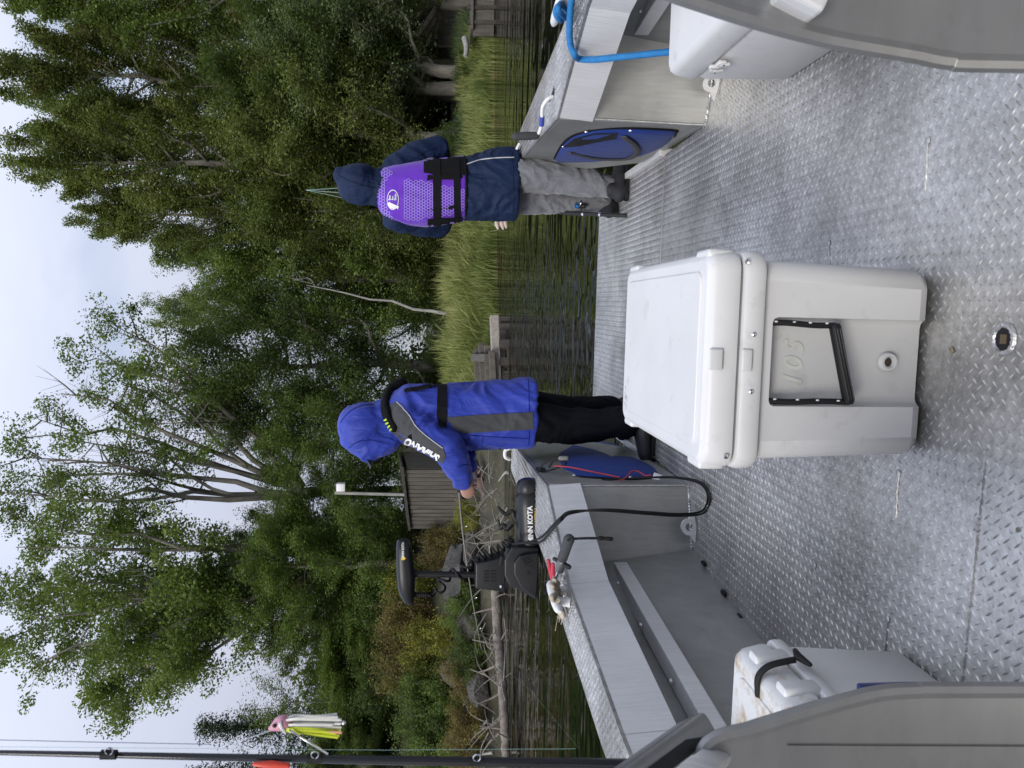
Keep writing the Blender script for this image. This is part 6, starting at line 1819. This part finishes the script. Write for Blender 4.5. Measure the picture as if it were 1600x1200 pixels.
def conifer(u, Y, vtop, Rr, label, seed):
    rng = np.random.default_rng(seed)
    bx, by = spot(u, Y); z0 = gz(bx, by); H = high(u, vtop, Y)
    t = thing('conifer_tree', label, 'tree', (bx, by, z0), GR)
    w = MB().tube([(bx, by, z0 - 0.2), (bx, by, z0 + H * 0.5), (bx, by, z0 + H)], [0.14, 0.08, 0.01], 7)
    C, A, Rd = [], [], []
    for i in range(90):
        s = i / 90; z = z0 + H * (0.12 + 0.86 * s); az = i * 2.4 + rng.uniform(-.3, .3); L = Rr * (1 - s) ** 0.8 * rng.uniform(0.7, 1.1) + 0.12
        d = Vector((math.cos(az), math.sin(az), -0.12)).normalized()
        e = Vector((bx, by, z)) + d * L
        w.tube([(bx, by, z), e], [0.02, 0.006], 4, False)
        for f in np.linspace(0.3, 1, 4):
            C.append(Vector((bx, by, z)).lerp(e, f)); A.append(d); Rd.append(0.20)
    w.build('trunk', M['bark_dark'], t, smooth=60)
    V, F = leaf_geo(C, A, Rd, 34, 0.11, rng, 0.3, 0.3)
    np_mesh('crown', V, F, M['needle'], t)
conifer(72, 23.5, 302, 1.0, 'dark conifer tip poking into the sky behind the near rod', 31)
conifer(-4, 22, 285, 1.2, 'dark conifer directly behind the near rod blank', 32)

# ---- shrubs on the rocky bank
GS = 'shrubs on the rocky bank'
def shrub(u, v, Y, H, Rr, leaf, label, seed, n=0):
    return put('shrub', label, 'shrub', GS, 'shrub', seed, spot(u, Y), H, Rr, M[leaf], M['bark'], seed)
shrub(395, 700, 17.8, 0.62, 0.36, 'leaf_yellow', 'yellow-green bush growing in front of the wooden shed', 40, n=12)
shrub(345, 690, 18.6, 0.95, 0.55, 'leaf_brown', 'dry brown bush at the corner of the shed', 41)
shrub(285, 650, 18.8, 1.1, 0.7, 'leaf_yellow', 'yellow leaved bush on top of the bank under the motor head', 42, n=12)
shrub(228, 650, 18.2, 1.3, 0.7, 'leaf_brown', 'rusty brown bush above the dark boulder', 43)
shrub(195, 650, 17.2, 1.15, 0.6, 'leaf_yellow', 'yellow bush tumbling down the rock face', 44, n=14)
shrub(165, 650, 17.8, 1.4, 0.75, 'leaf_brown', 'brown dry bush in the middle of the bank', 45)
shrub(132, 650, 17.0, 1.2, 0.6, 'leaf_green', 'green bush just above the waterline rocks', 46)
shrub(95, 650, 16.6, 1.35, 0.75, 'leaf_green', 'round green bush beside the dark hollow boulder', 47, n=22)
shrub(185, 650, 15.75, 0.75, 0.55, 'leaf_dark', 'low dark bush rooted at the waterline by the drift log', 58)
shrub(150, 650, 15.9, 0.8, 0.5, 'leaf_brown', 'low rusty bush just above the drift log', 59)
shrub(240, 650, 16.3, 0.8, 0.5, 'leaf_green', 'small green bush between dark boulder and drift log', 60)
shrub(50, 650, 15.3, 0.85, 0.6, 'leaf_brown', 'brown bush leaning over the leaning white stick', 61)
shrub(60, 650, 16.6, 1.3, 0.7, 'leaf_dark', 'dark green bush on the bank below the hanging lure', 48, n=20)
shrub(25, 650, 16.2, 1.2, 0.7, 'leaf_green', 'green bush behind the near rod butt', 49, n=20)
shrub(255, 650, 19.6, 1.4, 0.8, 'leaf_green', 'green bush at the top of the bank behind the brown ones', 50, n=20)
shrub(130, 650, 19.0, 1.4, 0.9, 'leaf_dark', 'dark bush under the low green trees', 51, n=20)
shrub(1090, 650, 24.0, 0.8, 0.7, 'leaf_dark', 'dark bush below the silvery tree', 52, n=20)
shrub(985, 650, 24.2, 1.2, 0.7, 'leaf_green', 'green bush between grey trunks and reeds', 53, n=18)
shrub(655, 650, 24.5, 1.0, 0.8, 'leaf_dark', 'dark bush filling the foot of the low sky gap', 54, n=18)
shrub(740, 650, 25.5, 1.3, 0.9, 'leaf_dark', 'dark bush behind the pale leaning trunk', 55, n=20)
shrub(850, 650, 25.5, 1.5, 1.0, 'leaf_dark', 'dark bush behind the reeds beside the purple vest', 56, n=22)
shrub(930, 650, 25.8, 1.5, 1.0, 'leaf_dark', 'dark bush hidden behind the hooded angler', 57, n=22)

# ---- dim undergrowth of the wood beyond: one mass
rng = np.random.default_rng(77)
C = []
for _ in range(2300):
    u = rng.uniform(720, 1330); Y = rng.uniform(32, 38)
    p = at_y(u, 700, Y); h = rng.uniform(0, 1) ** 1.3 * (6.0 if u > 830 else 3.8)
    C.append((p.x, p.y, gz(p.x, p.y) + h))
for _ in range(900):
    u = rng.uniform(-150, 380); Y = rng.uniform(23, 29)
    p = at_y(u, 700, Y); C.append((p.x, p.y, gz(p.x, p.y) + rng.uniform(0, 1) * 2.2))
for _ in range(260):
    u = rng.uniform(470, 640); Y = rng.uniform(26, 30)
    p = at_y(u, 700, Y); C.append((p.x, p.y, gz(p.x, p.y) + rng.uniform(0, 1) * 0.9))
V, F = leaf_geo(C, np.tile([0, 0, 1.0], (len(C), 1)), np.full(len(C), 0.95), 34, 0.22, rng)
tag(np_mesh('undergrowth', V, F, M['leaf_dark']), 'dim dark undergrowth filling the wood behind the shore trees', 'undergrowth', kind='stuff')
V = None

# ---- reeds along the right-hand shore
def reeds(name, label, mat, n, u0, u1, d0, d1, h0, h1, seed, wid=0.016, bend=0.5):
    rng = np.random.default_rng(seed)
    u = rng.uniform(u0, u1, n)
    Vv = []; 
    X = np.empty((n, 3))
    for i in range(n):
        d = ray(u[i], 735)
        # walk the ray to the shoreline, then inland
        yy = 20.0
        for _ in range(4):
            yy = float(shore_y(d.x / d.y * yy))
        yy += rng.uniform(d0, d1)
        x = d.x / d.y * yy
        X[i] = (x, yy, max(gz(x, yy), WATER_Z - 0.05) - 0.03)
    clump = np.array([0.75 + 0.5 * noise.noise(Vector((a[0] * 0.9, a[1] * 0.9, seed))) for a in X])
    H = rng.uniform(h0, h1, n) * clump
    az = rng.uniform(0, 2 * np.pi, n); lean = np.abs(rng.normal(0, bend, n)) * 0.5
    dx = np.stack([np.cos(az), np.sin(az), np.zeros(n)], 1)
    az2 = rng.uniform(0, np.pi, n); sd = np.stack([np.cos(az2), np.sin(az2), np.zeros(n)], 1)
    rows = []
    for t, w in ((0, 1.0), (0.4, 0.95), (0.75, 0.7), (1.0, 0.08)):
        c = X + dx * (lean * H * t ** 2.2)[:, None] + np.array([0, 0, 1.0]) * (H * (t - 0.25 * lean * t ** 2))[:, None]
        W = (wid * w * rng.uniform(0.8, 1.2, n) / 2)[:, None]
        rows += [c - sd * W, c + sd * W]
    Vv = np.stack(rows, 1).reshape(-1, 3)
    b = np.arange(n)[:, None] * 8
    Fq = np.concatenate([b + np.array([[k, k + 1, k + 3, k + 2]]) for k in (0, 2, 4)], 0)
    return tag(np_mesh(name, Vv, Fq, mat), label, 'reeds', kind='stuff')
reeds('reeds', 'pale green reeds standing in the shallow water', M['reed'], 22000, 585, 1160, -0.45, 1.6, 0.34, 0.85, 5, 0.024, 0.6)
reeds('tall_reeds', 'taller green reeds behind the log crib', M['reed'], 13000, 570, 860, 0.4, 4.0, 0.6, 1.35, 6, 0.030, 1.1)
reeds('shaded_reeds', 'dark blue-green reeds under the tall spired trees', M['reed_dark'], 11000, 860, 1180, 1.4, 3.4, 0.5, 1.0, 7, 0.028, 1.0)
reeds('dead_stems', 'rusty brown dead stems along the foot of the reeds', dull('rusty_dead_stems', (0.16, 0.085, 0.05), 0.9, 0.3, 3), 4000, 690, 1155, -0.52, -0.3, 0.04, 0.16, 8, 0.014, 1.0)

# ---- tangled brushwood washed up along the rocky side
rb = random.Random(21)
bw = MB()
for k in range(110):
    u = rb.uniform(365, 478) if k < 60 else rb.uniform(15, 365)
    v = rb.gauss(762, 12) + (470 - u) * 0.03
    p = at_z(u, v, rb.uniform(-.2, .25)); l_ = rb.uniform(.25, .9)
    d = Vector((rb.uniform(-1, 1), rb.uniform(-.4, .4), rb.uniform(-.25, .8))).normalized()
    bw.tube(curve3([p, p + d * l_ * .5 + Vector((rb.uniform(-.08, .08), 0, rb.uniform(-.05, .08))), p + d * l_ + Vector((0, 0, rb.uniform(-.15, .05)))], 6), [.014, .012, .011, .009, .007, .005, .004], 4, False)
tag(bw.build('brushwood', M['bark'], None), 'tangle of dead grey sticks along the rocky shore', 'brushwood', kind='stuff')
